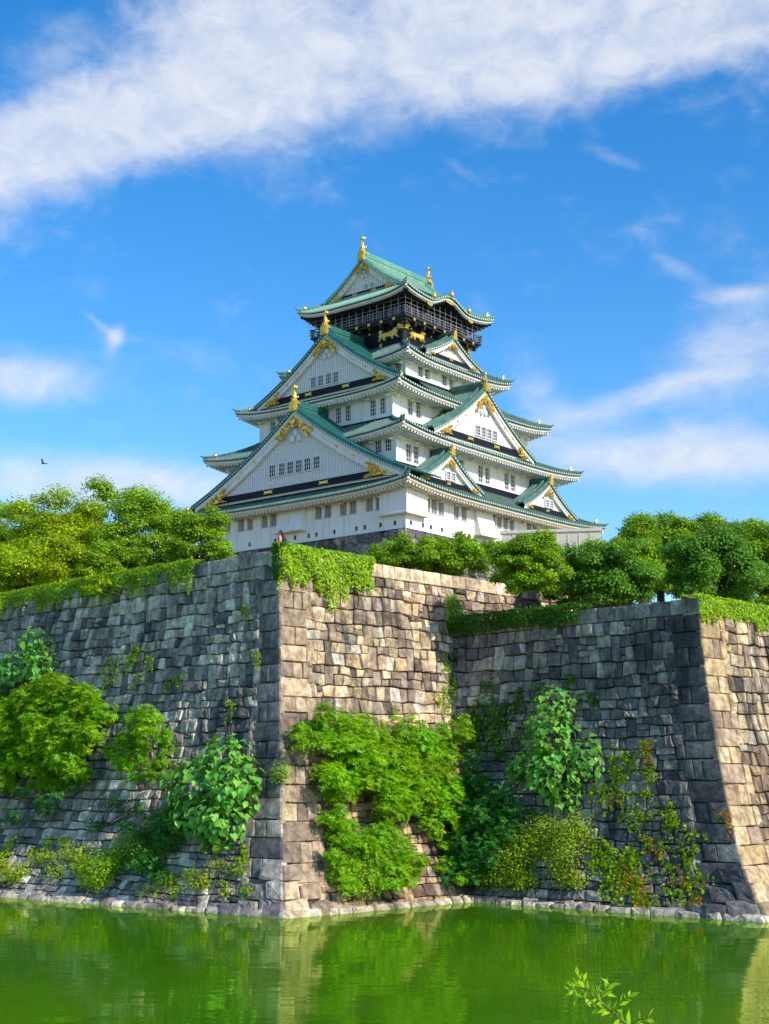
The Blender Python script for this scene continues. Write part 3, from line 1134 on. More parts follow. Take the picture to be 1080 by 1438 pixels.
def filigree(mb, k, tri, d, n, r=(0.10, 0.26), mi=0):
    """pierced gilt scrollwork: many small curls inside a polygon (h, z) on a side at depth d"""
    hs_ = [p[0] for p in tri]
    zs_ = [p[1] for p in tri]

    def inside(x, y):
        c_ = False
        for i in range(len(tri)):
            (x1, y1), (x2, y2) = tri[i], tri[i - 1]
            if (y1 > y) != (y2 > y) and x < (x2 - x1) * (y - y1) / (y2 - y1) + x1:
                c_ = not c_
        return c_
    cnt = 0
    for _ in range(n * 30):
        if cnt >= n:
            break
        x, y = rnd.uniform(min(hs_), max(hs_)), rnd.uniform(min(zs_), max(zs_))
        if not inside(x, y):
            continue
        cnt += 1
        rr = rnd.uniform(*r)
        a0 = rnd.uniform(0, 6.28)
        pts = []
        for j in range(7):
            w = a0 + j * 0.8
            q = rr * (1 - j / 9)
            pts.append(sp(k, x + q * math.cos(w), d + 0.02 + 0.012 * j, y + q * math.sin(w)))
        mb.tube(pts, [0.05 + rr * 0.12] * 7, 4, mi)


def disc(mb, k, h, z, d, r, n=10, t=0.07, mi=0):
    V = []
    for q in range(n):
        w = 2 * math.pi * q / n
        V.append(sp(k, h + r * math.cos(w), d, z + r * math.sin(w)))
    for q in range(n):
        w = 2 * math.pi * q / n
        V.append(sp(k, h + r * 0.8 * math.cos(w), d + t, z + r * 0.8 * math.sin(w)))
    V.append(sp(k, h, d + t * 1.3, z))
    mb.add(V, [(q, (q + 1) % n, n + (q + 1) % n, n + q) for q in range(n)] + [(n + q, n + (q + 1) % n, 2 * n) for q in range(n)], mi)


def dolphin(parent, k, h, d, z, size, name='gilded_dolphin'):
    """roof-end dolphin: head down on the ridge, scaled body curving up, tail fin spread at the top"""
    mb = MB()
    P = lambda x, y, zz_: np.array(sp(k, h + x * size, d - y * size, z + zz_ * size))
    spine = [(0.30, 0.12), (0.10, 0.20), (-0.02, 0.42), (0.04, 0.70), (0.12, 0.95), (0.10, 1.15)]
    rad = [0.13, 0.25, 0.23, 0.17, 0.10, 0.05]
    mb.tube([P(0, -y, zz_) for y, zz_ in spine], [r_ * size for r_ in rad], 9)
    # tail fan
    for s_ in (-0.34, -0.16, 0.0, 0.16, 0.34):
        mb.tube([P(0, -0.10, 1.05), P(s_ * 0.6, -0.08, 1.28), P(s_, -0.02 + abs(s_) * 0.2, 1.52 - abs(s_) * 0.45)], [0.06 * size, 0.075 * size, 0.012 * size], 5)
    # back fin
    for i, (y, zz_) in enumerate(((-0.22, 0.35), (-0.20, 0.55), (-0.12, 0.78))):
        mb.tube([P(0, -y * 0.2, zz_), P(0, -y * -0.2 + 0.26, zz_ + 0.12)], [0.09 * size, 0.01 * size], 5)
    # side fins
    for s_ in (-1, 1):
        mb.tube([P(0.18 * s_, -0.08, 0.3), P(0.36 * s_, -0.02, 0.42), P(0.42 * s_, 0.02, 0.58)], [0.08 * size, 0.06 * size, 0.01 * size], 5)
        mb.ball(P(0.13 * s_, -0.24, 0.3), 0.055 * size, 6, 5)
    # plinth
    for i in range(3):
        w = 0.34 - 0.05 * i
        p, q = P(-w, -w, -0.12 + 0.1 * i), P(w, w, -0.02 + 0.1 * i)
        mb.box([min(p[j], q[j]) for j in range(3)], [max(p[j], q[j]) for j in range(3)])
    return mb.build(name, M['gold'], parent, smooth=False)


def gable(k, hc, hw, zb, za, df, dback, mat, wins=(), ornament=2.2, lattice=True, big=True, zband=0.82, ridge_only=False, ov=0.85, white='plaster', rr=1.0, steep=0.28):
    """triangular dormer gable: tiled roof with rake boards, latticed gable wall, black band, gilding"""
    H = za - zb

    def zc(x, off=0.0):
        r = min(1.15, abs(x) / hw)
        return za - H * ((1 + steep) * r - steep * r * r) + off
    g = MB()
    # gable wall
    n = 24
    V = []
    inset = 0.55 * rr
    for i in range(n + 1):
        x = -hw + 2 * hw * i / n
        V += [sp(k, hc + x, df, zb - 0.25), sp(k, hc + x, df, max(zb - 0.25, zc(x) - 0.1))]
    g.add(V, [(2 * i, 2 * i + 2, 2 * i + 3, 2 * i + 1) for i in range(n)])
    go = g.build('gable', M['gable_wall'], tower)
    rake_w = (1.35 if big else 0.75) * rr
    if lattice:
        ml = MB()
        stp = 0.36 if big else 0.30
        x = -hw + stp / 2
        top_off = -rake_w * 1.05
        while x < hw:
            zt_ = zc(x) + top_off
            if zt_ > zb + zband + 0.1:
                sbox(ml, k, hc + x - 0.075, hc + x + 0.075, df + 0.002, df + 0.09, zb + zband, zt_)
            x += stp
        zz_ = zb + zband + 0.3
        while zz_ < za - rake_w - 1.2:
            x = hw
            while x > 0 and zc(x) + top_off < zz_:
                x -= 0.05
            if x > 0.2:
                sbox(ml, k, hc - x, hc + x, df + 0.003, df + 0.06, zz_ - 0.035, zz_ + 0.035)
            zz_ += 0.42 if big else 0.36
        ml.build('lattice', M['lattice'], go)
    # windows on the gable wall
    for (h, w, z0, z1) in wins:
        mw = MB()
        sbox(mw, k, h - w / 2, h + w / 2, df + 0.092, df + 0.13, z0, z1, 0)
        f = 0.10
        for (a, b, c_, e) in ((h - w / 2 - f, h - w / 2, z0 - f, z1 + f), (h + w / 2, h + w / 2 + f, z0 - f, z1 + f), (h - w / 2, h + w / 2, z0 - f, z0), (h - w / 2, h + w / 2, z1, z1 + f)):
            sbox(mw, k, a, b, df + 0.092, df + 0.24, c_, e, 1)
        for i in (1, 2):
            x = h - w / 2 + w * i / 3
            sbox(mw, k, x - 0.025, x + 0.025, df + 0.131, df + 0.18, z0, z1, 1)
            z = z0 + (z1 - z0) * i / 3
            sbox(mw, k, h - w / 2, h + w / 2, df + 0.131, df + 0.17, z - 0.025, z + 0.025, 1)
        mw.build('gable_window', [M['pane'], M['lattice']], go)
    # black lacquer band and its gilt crests
    bm = MB()
    sbox(bm, k, hc - hw * 0.86, hc + hw * 0.86, df + 0.1, df + 0.22, zb + 0.02, zb + zband - 0.03)
    bm.build('base_band', M['black'], go)
    for s_ in ((-0.27, 0.27) if big else (0.0,)):
        x = hc + hw * s_
        gm = MB()
        w0 = 0.85 * rr if big else 0.4
        h0 = zband * 0.33
        o = [(-1, 1), (-0.45, 0.62), (0.45, 0.62), (1, 1), (0.72, 0), (1, -1), (0.45, -0.62), (-0.45, -0.62), (-1, -1), (-0.72, 0)]
        V = [sp(k, x + w0 * p, df + 0.221, zb + zband / 2 + h0 * q) for p, q in o] + [sp(k, x + w0 * p * 0.85, df + 0.29, zb + zband / 2 + h0 * q * 0.8) for p, q in o]
        gm.add(V, [(i, (i + 1) % 10, 10 + (i + 1) % 10, 10 + i) for i in range(10)] + [(10, 11, 12, 13, 14), (14, 15, 16, 17, 18, 19), (10, 14, 19)])
        gm.build('gilt_crest', M['gold'], go)
    # gilt scrolls at the foot of each rake and under the apex, each on its own plate

    def plate(mb, tri, d):
        n_ = len(tri)
        mb.add([sp(k, p[0], d, p[1]) for p in tri] + [sp(k, p[0], d - 0.06, p[1]) for p in tri], [tuple(range(n_))] + [(i, (i + 1) % n_, n_ + (i + 1) % n_, n_ + i) for i in range(n_)])
    ln = hw * (0.27 if big else 0.24)
    for s_ in (-1, 1):
        xs_ = np.linspace(hw * 0.95, hw * 0.95 - ln, 6)
        tri = [(hc + s_ * x, zc(x) - 0.12 - rake_w * 0.38) for x in xs_]
        tri = [p for p in tri if p[1] > zb + 0.06]
        tri = [(hc + s_ * hw * 0.93, zb + 0.05)] + tri + [(hc + s_ * (hw * 0.95 - ln * 0.8), zb + 0.4 * zband), (hc + s_ * (hw * 0.95 - ln * 1.05), zb + 0.05)]
        gm = MB()
        plate(gm, tri, df + 0.66)
        filigree(gm, k, tri, df + 0.68, int(36 * rr) if big else 14, (0.08, 0.24) if big else (0.06, 0.15))
        gm.build('gilt_scroll', M['gold'], go)
    aw = hw * (0.18 if big else 0.2)
    zt_ = za - 0.45 * rr
    tri = [(hc, zt_), (hc + aw * 0.5, zc(aw * 0.5) - 0.5 * rr), (hc + aw * 1.05, zc(aw) - 0.62 * rr), (hc + aw * 0.8, zc(aw) - rake_w * 0.72), (hc + aw * 0.7, zc(aw) - rake_w * 1.1), (hc + aw * 0.42, zc(aw * 0.5) - rake_w * 0.95), (hc + aw * 0.2, zt_ - rake_w * 1.0), (hc, zt_ - rake_w * 1.15)]
    tri += [(2 * hc - p[0], p[1]) for p in tri[-2:0:-1]]
    gm = MB()
    plate(gm, tri, df + 0.665)
    filigree(gm, k, tri, df + 0.69, int(44 * rr) if big else 16, (0.08, 0.26) if big else (0.05, 0.14))
    if big:
        disc(gm, k, hc, za - 1.35 * rr, df + 0.86, 0.38 * rr)
    gm.build('gilt_pendant', M['gold'], go)
    if big:
        for s_ in (-1, 1):
            for q in (0.40, 0.56, 0.72):
                x = s_ * hw * q
                gm = MB()
                disc(gm, k, hc + x, zc(x) - rake_w * 0.62, df + 0.625 if False else df + 0.505, 0.22 * rr, t=0.09)
                gm.build('gilt_boss', M['gold'], go)
    # carved white pendant below the apex
    if big:
        pm = MB()
        for s_ in (-1, 0, 1):
            pm.ball(sp(k, hc + s_ * 0.55 * rr, df + 0.2, za - (2.9 - 0.25 * (s_ == 0)) * rr - 0.45 * abs(s_)), (0.34 * rr, 0.34 * rr, 0.5 * rr), 8, 6)
        pm.build('carved_pendant', M['lattice'], go)
    # rake boards: a proud outer board and a stepped inner board
    rb = MB()
    n = 30
    xm = hw * 1.02
    for (d0, d1, o0, o1) in ((df + 0.62, df + 0.45, 0.0, -rake_w * 0.42), (df + 0.50, df + 0.02, -rake_w * 0.40, -rake_w)):
        V = []
        for i in range(n + 1):
            x = -xm + 2 * xm * i / n
            lo = max(zc(x, o1), zb - 0.2) if o1 < -rake_w * 0.5 else zc(x, o1)
            V += [sp(k, hc + x, d0, zc(x, o0)), sp(k, hc + x, d0, min(lo, zc(x, o0) - 0.02)), sp(k, hc + x, d1, min(lo, zc(x, o0) - 0.02))]
        rb.add(V, [(3 * i, 3 * i + 3, 3 * i + 4, 3 * i + 1) for i in range(n)] + [(3 * i + 1, 3 * i + 4, 3 * i + 5, 3 * i + 2) for i in range(n)])
    rb.build('rake_board', M['plaster'], go)
    # roof planes with tile ribs running down the slope
    rm = MB()
    te = MB()
    d_front = df + ov
    L = d_front - dback
    nr_ = max(3, int(L / 0.46))
    st_ = L / nr_
    xe = hw * 1.06
    for s_ in (-1, 1):
        cols = []
        for i in range(nr_):
            c_ = d_front - (i + 0.5) * st_
            for (o, hg) in ((0.5, 0), (0.22, 0.02), (0.13, 0.17), (-0.13, 0.17), (-0.22, 0.02)):
                cols.append((c_ + o * st_, hg))
        cols.append((dback, 0))
        m_ = 12
        V = []
        for (dd, hg) in cols:
            for j in range(m_ + 1):
                x = xe * j / m_
                V.append(sp(k, hc + s_ * x, dd, zc(x, 0.40) + hg))
        o_ = len(rm.f)
        rm.add(V, [(i * (m_ + 1) + j, (i + 1) * (m_ + 1) + j, (i + 1) * (m_ + 1) + j + 1, i * (m_ + 1) + j + 1) for i in range(len(cols) - 1) for j in range(m_)])
        for i in range(len(cols) - 1):
            if i % 5 == 2:
                for j in range(m_):
                    rm.mi[o_ + i * m_ + j] = 2
        # verge: thick edge band at the front and underside
        V = []
        for j in range(m_ + 1):
            x = xe * j / m_
            V += [sp(k, hc + s_ * x, d_front, zc(x, 0.42)), sp(k, hc + s_ * x, d_front, zc(x, 0.02)), sp(k, hc + s_ * x, df - 0.1, zc(x, 0.0))]
        rm.add(V, [(3 * j, 3 * j + 3, 3 * j + 4, 3 * j + 1) for j in range(m_)] + [(3 * j + 1, 3 * j + 4, 3 * j + 5, 3 * j + 2) for j in range(m_)])
        # pale round tile ends along the verge
        ln_ = math.hypot(xe, H)
        ne = int(ln_ / 0.42)
        for i in range(ne):
            x = xe * (i + 0.5) / ne
            V = [sp(k, hc + s_ * x, d_front + 0.05, zc(x, 0.13))]
            for q in range(6):
                w = 2 * math.pi * q / 6
                V.append(sp(k, hc + s_ * x + 0.13 * math.cos(w), d_front + 0.02, zc(x, 0.13) + 0.13 * math.sin(w)))
            te.add(V, [(0, 1 + q, 1 + (q + 1) % 6) for q in range(6)])
        # descending ridges beside the verge
        for dd, r_ in ((d_front - 0.35, 0.20), (d_front - 1.15, 0.27)):
            if dd > dback + 0.3 and (big or r_ > 0.25 or True):
                pts = [sp(k, hc + s_ * xe * j / 10 * (0.97 if r_ > 0.25 else 1), dd, zc(xe * j / 10, 0.40 + r_ * 0.8)) for j in range(11)]
                rm.tube(pts, r_, 6)
    rm.add(te.v, te.f, 1)
    rm.build('gable_roof', [mat, M['tile_end'], M['tile_rib_dark'] if mat is M['copper_dark'] else M['tile_rib'] if mat is M['copper'] else M['tile_end']], go)
    # ridge
    rg = MB()
    w = 0.26 if big else 0.2
    hh = 0.85 if big else 0.6
    sbox(rg, k, hc - w, hc + w, dback, d_front - 0.05, za + 0.3, za + 0.3 + hh)
    rg.tube([sp(k, hc, d_front - 0.02, za + 0.3 + hh), sp(k, hc, dback, za + 0.3 + hh)], w * 1.25, 8)
    sbox(rg, k, hc - w - 0.08, hc + w + 0.08, dback, d_front - 0.06, za + 0.3 + hh * 0.45, za + 0.3 + hh * 0.55)
    rg.build('ridge', mat if big else M['copper_dark'], go)
    # gilded finial
    if ornament:
        if ornament > 1.6:
            mo_ = MB()
            sbox(mo_, k, hc - 0.52, hc + 0.52, d_front - 0.3, d_front + 0.16, za - 0.05, za + 0.95)
            sbox(mo_, k, hc - 0.34, hc + 0.34, d_front + 0.161, d_front + 0.25, za + 0.15, za + 0.75)
            mo_.build('ridge_end_tile', M['gold'], go)
            dolphin(go, k, hc, d_front - 0.35, za + 1.05, ornament * 0.62)
        else:
            mo_ = MB()
            sbox(mo_, k, hc - 0.34, hc + 0.34, d_front - 0.25, d_front + 0.12, za + 0.0, za + 0.85)
            mo_.tube([sp(k, hc, d_front, za + 0.8), sp(k, hc, d_front + 0.1, za + 1.15), sp(k, hc, d_front - 0.05, za + 1.4)], [0.26, 0.16, 0.03], 6)
            for s_ in (-1, 1):
                mo_.tube([sp(k, hc + 0.2 * s_, d_front, za + 0.3), sp(k, hc + 0.5 * s_, d_front, za + 0.15), sp(k, hc + 0.62 * s_, d_front, za + 0.35)], [0.15, 0.12, 0.04], 6)
            mo_.build('ridge_end_tile', M['gold'], go)
    return go


# --- storeys
t1w = [('L', h, 1.08, 36.85, 38.85, 'bar') for h in (11.95, 9.5, 7.95, 5.45, 3.95, -3.45, -4.95, -7.35, -8.85, -11.35, -12.85)]
t1w += [('R', h, 1.1, 36.7, 38.85, 'bar') for h in (-15.2, -13.87, -12.54, -9.5, -8.0)] + [('R', h, 1.05, 36.85, 38.85, 'bar') for h in (-1.95, -0.6, 0.75, 2.1, 6.0, 7.4)]
loops = [('L', h, 0.46, 34.75, 35.28) for h in (12.2, 8.0, 3.64, 0.33, -1.87, -3.12, -5.94, -9.35, -10.64, -12.98, -15.08)]
loops += [('R', h, 0.5, 34.72, 35.25) for h in (-18.2, -16.0, -14.5, -12.36, -7.0)]
storey(19.2, 16.7, 34.3, 39.2, M['plaster'], t1w, loops)
t2w = [('L', h, 1.1, 44.1, 46.0, 'lattice') for h in (-11.1, -12.6, 12.2)] + [('R', h, 1.12, 43.05, 45.25, 'lattice') for h in (-15.0, -13.6, -5.9, -4.5, -0.45, 1.0, 5.3, 6.75, 13.4, 14.9)]
storey(17.4, 13.9, 40.5, 46.4, M['plaster'], t2w)
t3w = [('L', h, 1.0, 49.7, 51.75, 'lattice') for h in (8.75, 7.2, -2.35, -3.95, -7.95, -9.5)] + [('R', h, 1.12, 49.95, 52.2, 'lattice') for h in (-11.1, -9.5, 10.8, 12.3)]
storey(14.6, 11.1, 47.5, 52.9, M['plaster'], t3w)
t4w = [('L', h, 1.0, 56.6, 58.2, 'lattice') for h in (-7.7, 7.7)] + [('R', h, 1.05, 56.3, 58.1, 'lattice') for h in (-6.35, -4.95, -1.3, 0.15, 3.7, 5.1)]
storey(9.4, 9.0, 54.0, 58.6, M['plaster'], t4w)


def chute(k, d, h0, h1, z0, z1, out, slope_top=None):
    """stone-dropping bay: slanted panel standing out at the foot over a ledge"""
    mb = MB()
    P = lambda h, dd, z: sp(k, h, dd, z)
    d1 = d + out
    mb.hexa([P(h0, d + 0.01, z0), P(h1, d + 0.01, z0), P(h1, d1, z0), P(h0, d1, z0), P(h0, d + 0.01, z1), P(h1, d + 0.01, z1), P(h1, d + 0.15, z1), P(h0, d + 0.15, z1)])
    o = mb.build('stone_chute', M['plaster'], tower)
    ml = MB()
    sbox(ml, k, h0 - 0.15, h1 + 0.15, d + 0.01, d1 + 0.15, z0 - 0.16, z0 - 0.003)
    ml.build('ledge', M['cream'], o)


chute('L', 19.2, -1.4, 2.75, 35.75, 38.9, 0.95)
chute('R', 16.7, -5.9, -2.4, 35.3, 38.6, 0.95)
mb = MB()           # box bay wrapped round the near corner
mb.box((-19.85, -17.35, 36.0), (-19.202, -13.4, 38.9))
mb.box((-19.202, -17.35, 36.0), (-15.9, -16.702, 38.9))
o = mb.build('corner_bay', M['plaster'], tower)
mb = MB()
mb.box((-20.0, -17.5, 35.84), (-19.205, -13.25, 35.997))
mb.box((-19.205, -17.5, 35.84), (-15.75, -16.705, 35.997))
mb.build('ledge', M['cream'], o)

# dark lead flashing bands where the storeys rise from the roofs
for (a, b, z0, z1) in ((17.4, 13.9, 41.2, 42.75), (14.6, 11.1, 48.3, 49.2), (9.4, 9.0, 55.0, 55.9)):
    mb = MB()
    for k in SIDES:
        d, l = dims(k, a, b)
        sbox(mb, k, -l - 0.06, l + 0.06, d + 0.003, d + 0.12 + (0.003 if k in 'LB' else 0), z0, z1)
    mb.build('flashing_band', M['black'], tower)

# --- roofs
roof(21.47, 18.92, 38.95, 17.3, 13.8, 42.0, 19.2, 16.7, M['copper'], M['cream'])
roof(19.35, 16.61, 46.15, 14.5, 11.0, 49.0, 17.4, 13.9, M['copper'], None)
roof(16.53, 13.73, 52.5, 9.3, 8.9, 55.6, 14.6, 11.1, M['copper'], None)
roof(11.33, 10.95, 58.2, 6.9, 6.7, 61.2, 9.4, 9.0, M['copper'], None)

# --- gables
gable('L', -0.6, 16.75, 40.5, 50.3, 20.0, 14.5, M['copper_dark'], [(h, 0.98, 42.75, 44.2) for h in (3.3, 1.7, 0.3, -1.1, -2.5, -4.0)], ornament=2.4)
gable('L', 0, 11.6, 54.1, 61.7, 13.8, 6.9, M['copper_dark'], [(h, 0.84, 55.3, 56.6) for h in (2.3, 1.05, -0.25, -1.5)], ornament=2.3, rr=0.8)
gable('R', 0, 10.6, 47.75, 54.85, 13.9, 8.9, M['copper'], [(h, 0.86, 48.95, 50.15) for h in (-1.25, -0.05, 1.2, 2.45)], ornament=1.7, rr=0.8)
for hc in (-10.75, 10.75):
    gable('R', hc, 6.0, 40.45, 44.15, 16.3, 13.8, M['copper'], [(hc - 0.05, 0.72, 41.3, 42.2), (hc + 0.95, 0.72, 41.3, 42.2)], ornament=1.0, big=False, zband=0.62, rr=0.85)
gable('R', 0, 5.8, 59.75, 62.65, 8.9, 6.7, M['copper'], [], ornament=1.0, big=False, zband=0.5, rr=0.8)

# --- black top storey
mb = MB()
mb.box((-7.0, -6.8, 60.9), (7.0, 6.8, 64.3))
body = mb.build('black_storey_wall', M['black'], tower)
mb = MB()
mb.box((-6.3, -6.1, 64.3), (6.3, 6.1, 67.9))
room = mb.build('viewing_room', M['room'], tower)
mb = MB()
for k in 'LR':
    d, l = dims(k, 6.3, 6.1)
    for i in range(5):
        s = -l + 2 * l * i / 4
        sbox(mb, k, s - 0.16, s + 0.16, d + 0.003, d + 0.2, 64.5, 67.4)
    sbox(mb, k, -l, l, d + 0.003, d + 0.14, 66.0, 66.3)
mb.build('column', M['black'], room)
mb = MB()
mb.box((-8.3, -8.1, 64.2), (8.3, 8.1, 64.5))
mb.box((-8.0, -7.8, 63.9), (8.0, 7.8, 64.197))
for k in SIDES:
    d, l = dims(k, 8.0, 7.8)
    for i in range(9):
        s = -l + 0.5 + (2 * l - 1.0) * i / 8
        sbox(mb, k, s - 0.16, s + 0.16, 6.6, d - 0.1 + (0.01 if k in 'LB' else 0), 63.5, 63.897)
balc = mb.build('balcony', M['dark_wood'], tower)
mb = MB()
for k in SIDES:
    d, l = dims(k, 8.15, 7.95)
    for zr, w in ((65.5, 0.07), (65.15, 0.05), (64.8, 0.05)):
        sbox(mb, k, -l - 0.35, l + 0.35, d - w + (0.004 if k in 'LB' else 0), d + w + (0.004 if k in 'LB' else 0), zr - w, zr + w)
    n = 13
    for i in range(n):
        s = -l + 2 * l * i / (n - 1)
        sbox(mb, k, s - 0.08, s + 0.08, d - 0.078, d + 0.078, 64.5, 65.42)
mb.build('railing', M['rail'], balc)
mb = MB()
for k in 'LR':
    d, l = dims(k, 7.0, 6.8)
    for i in range(7):
        s = -l + 0.6 + (2 * l - 1.2) * i / 6
        sbox(mb, k, s - 0.2, s + 0.2, d + 1.15, d + 1.32, 63.95, 64.28)
        disc(mb, k, s + 0.9, 63.35, d + 0.02, 0.16)
    for s in (-l + 0.25, l - 0.25):
        sbox(mb, k, s - 0.3, s + 0.3, d + 0.012, d + 0.35, 63.0, 63.9)
        sbox(mb, k, s - 0.42, s + 0.42, d + 0.351, d + 0.5, 63.3, 63.6)
    for s in (-l * 0.45, l * 0.45):
        sbox(mb, k, s - 0.2, s + 0.2, d + 0.012, d + 0.2, 62.9, 63.45)
        for q in range(6):
            w = q * math.pi / 3
            disc(mb, k, s + 0.3 * math.cos(w), 62.0 + 0.3 * math.sin(w) + 0.75, d + 0.015, 0.16, 6)
        for q in (-1, 0, 1):
            mb.tube([sp(k, s, d + 0.05, 61.2), sp(k, s + 0.25 * q, d + 0.08, 61.75 - 0.1 * abs(q))], [0.12, 0.05], 5)
mb.build('gilt_fitting', M['gold'], body)
# vertical posts of the black storey
for k in 'LR':
    d, l = dims(k, 7.0, 6.8)
    for s in (-l + 0.18, -l * 0.45, 0, l * 0.45, l - 0.18):
        mb = MB()
        sbox(mb, k, s - 0.18, s + 0.18, d + 0.003, d + (0.10 if k == 'L' else 0.105), 60.9, 63.45)
        mb.build('post', M['dark_wood'], body)

# prowling gilt beasts in relief
BEAST = [(-1.5, 0.15), (-1.42, 0.42), (-1.2, 0.55), (-1.05, 0.72), (-0.92, 0.6), (-0.6, 0.66), (-0.1, 0.6), (0.4, 0.72), (0.8, 0.9), (1.05, 0.95),
         (1.25, 1.2), (1.5, 1.25), (1.62, 1.05), (1.55, 0.98), (1.4, 1.08), (1.25, 0.85), (1.28, 0.45), (1.1, 0.1), (1.35, -0.3), (1.5, -0.55), (1.2, -0.55),
         (0.95, -0.2), (0.7, -0.05), (0.62, -0.35), (0.75, -0.6), (0.42, -0.6), (0.35, -0.2), (0.0, -0.02), (-0.45, -0.1), (-0.5, -0.45), (-0.4, -0.68), (-0.72, -0.68),
         (-0.85, -0.25), (-1.0, -0.1), (-1.25, -0.45), (-1.2, -0.68), (-1.55, -0.66), (-1.45, -0.3), (-1.25, 0.05)]


BEAST = [(x * 1.1, y if y > 0.05 else 0.05 + (y - 0.05) * 0.62) for x, y in BEAST]


def beast(k, h, d, z, s, flip):
    mb = MB()
    n = len(BEAST)
    cx_ = 0.0
    rings = ((1.0, 0.0), (0.96, 0.16), (0.8, 0.26))
    V = []
    for f, t in rings:
        for (x, y) in BEAST:
            # shrink towards a body axis rather than the centre
            ax = max(-1.1, min(1.1, x * 0.9))
            ay = 0.3
            V.append(sp(k, h + flip * s * (ax + (x - ax) * f), d + t * s, z + s * (ay + (y - ay) * f)))
    Fc = []
    for r_ in range(2):
        for i in range(n):
            Fc.append((r_ * n + i, r_ * n + (i + 1) % n, (r_ + 1) * n + (i + 1) % n, (r_ + 1) * n + i))
    Fc.append(tuple(2 * n + i for i in range(n)))
    mb.add(V, Fc)
    for i in range(9):
        x = -0.9 + 0.23 * i
        mb.tube([sp(k, h + flip * s * x, d + 0.27 * s, z + s * 0.1), sp(k, h + flip * s * (x + 0.08), d + 0.31 * s, z + s * 0.5)], [0.03 * s, 0.05 * s], 4)
    return mb.build('gilt_beast', M['gold'], body)


beast('L', -4.5, 7.06, 62.3, 1.05, -1)
beast('L', 4.5, 7.06, 62.35, 0.92, 1)
beast('R', -4.4, 6.86, 62.3, 0.98, 1)
beast('R', 5.5, 6.86, 62.35, 0.86, -1)

# safety wires round the balcony up to the eaves
mb = MB()
for k in 'LRB':
    d, l = dims(k, 8.45, 8.25)
    n = 15
    for i in range(n):
        s = -l + 2 * l * i / (n - 1)
        mb.tube([sp(k, s, d, 64.5), sp(k, s, d, 67.15)], 0.024, 4)
    for z in (65.9, 66.5):
        mb.tube([sp(k, -l, d, z), sp(k, l, d, z)], 0.022, 4)
    for i in range(int(2 * l / 0.9)):
        s = -l + i * 0.9
        mb.tube([sp(k, s, d - 0.02, 64.55), sp(k, s, d - 0.02, 65.9)], 0.013, 3)
mb.build('safety_wires', M['net'], balc)

# --- top roof
roof(9.65, 9.36, 67.15, 6.6, 5.6, 69.5, 6.3, 6.1, M['copper_top'], M['plaster'], white=False, kara=True, lift=0.9)
top = None
TOPH = dict(hw=5.95, zb=69.15, za=73.75)


def top_gable():
    hw, zb, za = TOPH['hw'], TOPH['zb'], TOPH['za']
    for k in ('L', 'B'):
        go = gable(k, 0, hw, zb, za, 6.55, -0.02, M['copper_top'], [(-0.35, 0.6, 69.85, 70.5), (-1.35, 0.6, 69.85, 70.5)] if k == 'L' else [], ornament=2.5, big=True, rr=0.55, zband=0.62, ov=0.9, steep=0.32)


top_gable()
# curved gable crest over the sunlit eave
mb = MB()
for s_ in (-4.0, -0.2, 3.6):
    zt_ = 67.15 + (1.45 if abs(s_ + 0.2) < 1 else 0.25)
    mb.ball(sp('R', s_, 9.45, zt_ + 0.22), (0.34, 0.3, 0.32), 8, 6)
    mb.tube([sp('R', s_, 9.4, zt_ + 0.4), sp('R', s_ + 0.2, 9.4, zt_ + 0.95)], [0.14, 0.03], 6)
for s_, w, dz in ((-0.2, 0.9, 0.62), (-4.6, 0.55, -0.75), (4.3, 0.55, -0.75)):
    sbox(mb, 'R', s_ - w, s_ + w, 9.2, 9.26, 67.15 + dz - 0.15, 67.15 + dz + 0.2)
    sbox(mb, 'R', s_ - w * 0.5, s_ + w * 0.5, 9.261, 9.3, 67.15 + dz - 0.28, 67.15 + dz - 0.151)
mb.build('crest_ornament', M['gold'], tower)
mb = MB()
mb.tube([sp('R', -0.2, 9.4, 68.75), sp('R', -0.2, 5.2, 69.0)], 0.24, 8)
mb.build('crest_ridge', M['copper_top'], tower)

# --- stone base of the tower
def TP(x, y, z):
    ca, sa = math.cos(TROT), math.sin(TROT)
    return TC + np.array([x * ca - y * sa, x * sa + y * ca, z])


Tu = np.array([math.cos(TROT), math.sin(TROT), 0])
Tw = np.array([-math.sin(TROT), math.cos(TROT), 0])
base_o = TP(-19.35 - 3.0, -16.85 - 3.0, 20.0) - Zv * 20
Zbase = 34.28


class BaseFace(Face):
    def P(s, q, z, dep=0.0):
        g = gcurve((z - 18) / (s.zt - 18))
        return s.o + s.d * (q + 3.0 * g) - s.n * (3.0 * g) + s.n * dep + Zv * z


sb = empty('tower_stone_base', tuple(base_o))
tag(sb, 'dark stone base carrying the white tower, half hidden behind the shrubs', 'stone base')
for fc, ln in ((BaseFace(base_o, Tw, -Tu, 3, 3, Zbase), 39.7), (BaseFace(base_o, Tu, -Tw, 3, 3, Zbase), 44.7)):
    mb = MB()
    for poly in voronoi_cells(0.0, ln, 24.0, 34.25, 1.5, 1.0, 0.15):
        stone(mb, fc, poly, tuple(np.array(stone_col(PAL_DARK)) * 0.75), gap=0.03, bulge=0.04, off=0.03, rough=0.03, tilt=0.03)
    V = []
    for q in np.linspace(0, ln, 6):
        for z in np.linspace(17, 34.2, 6):
            V.append(fc.P(q + 0.15, z, -0.15))
    mb.build('wall_face', M['stone'], sb)
    mj = MB()
    mj.add(V, [(i * 6 + j, (i + 1) * 6 + j, (i + 1) * 6 + j + 1, i * 6 + j + 1) for i in range(5) for j in range(5)])
    mj.build('wall_core', M['joint'], sb)
mb = MB()
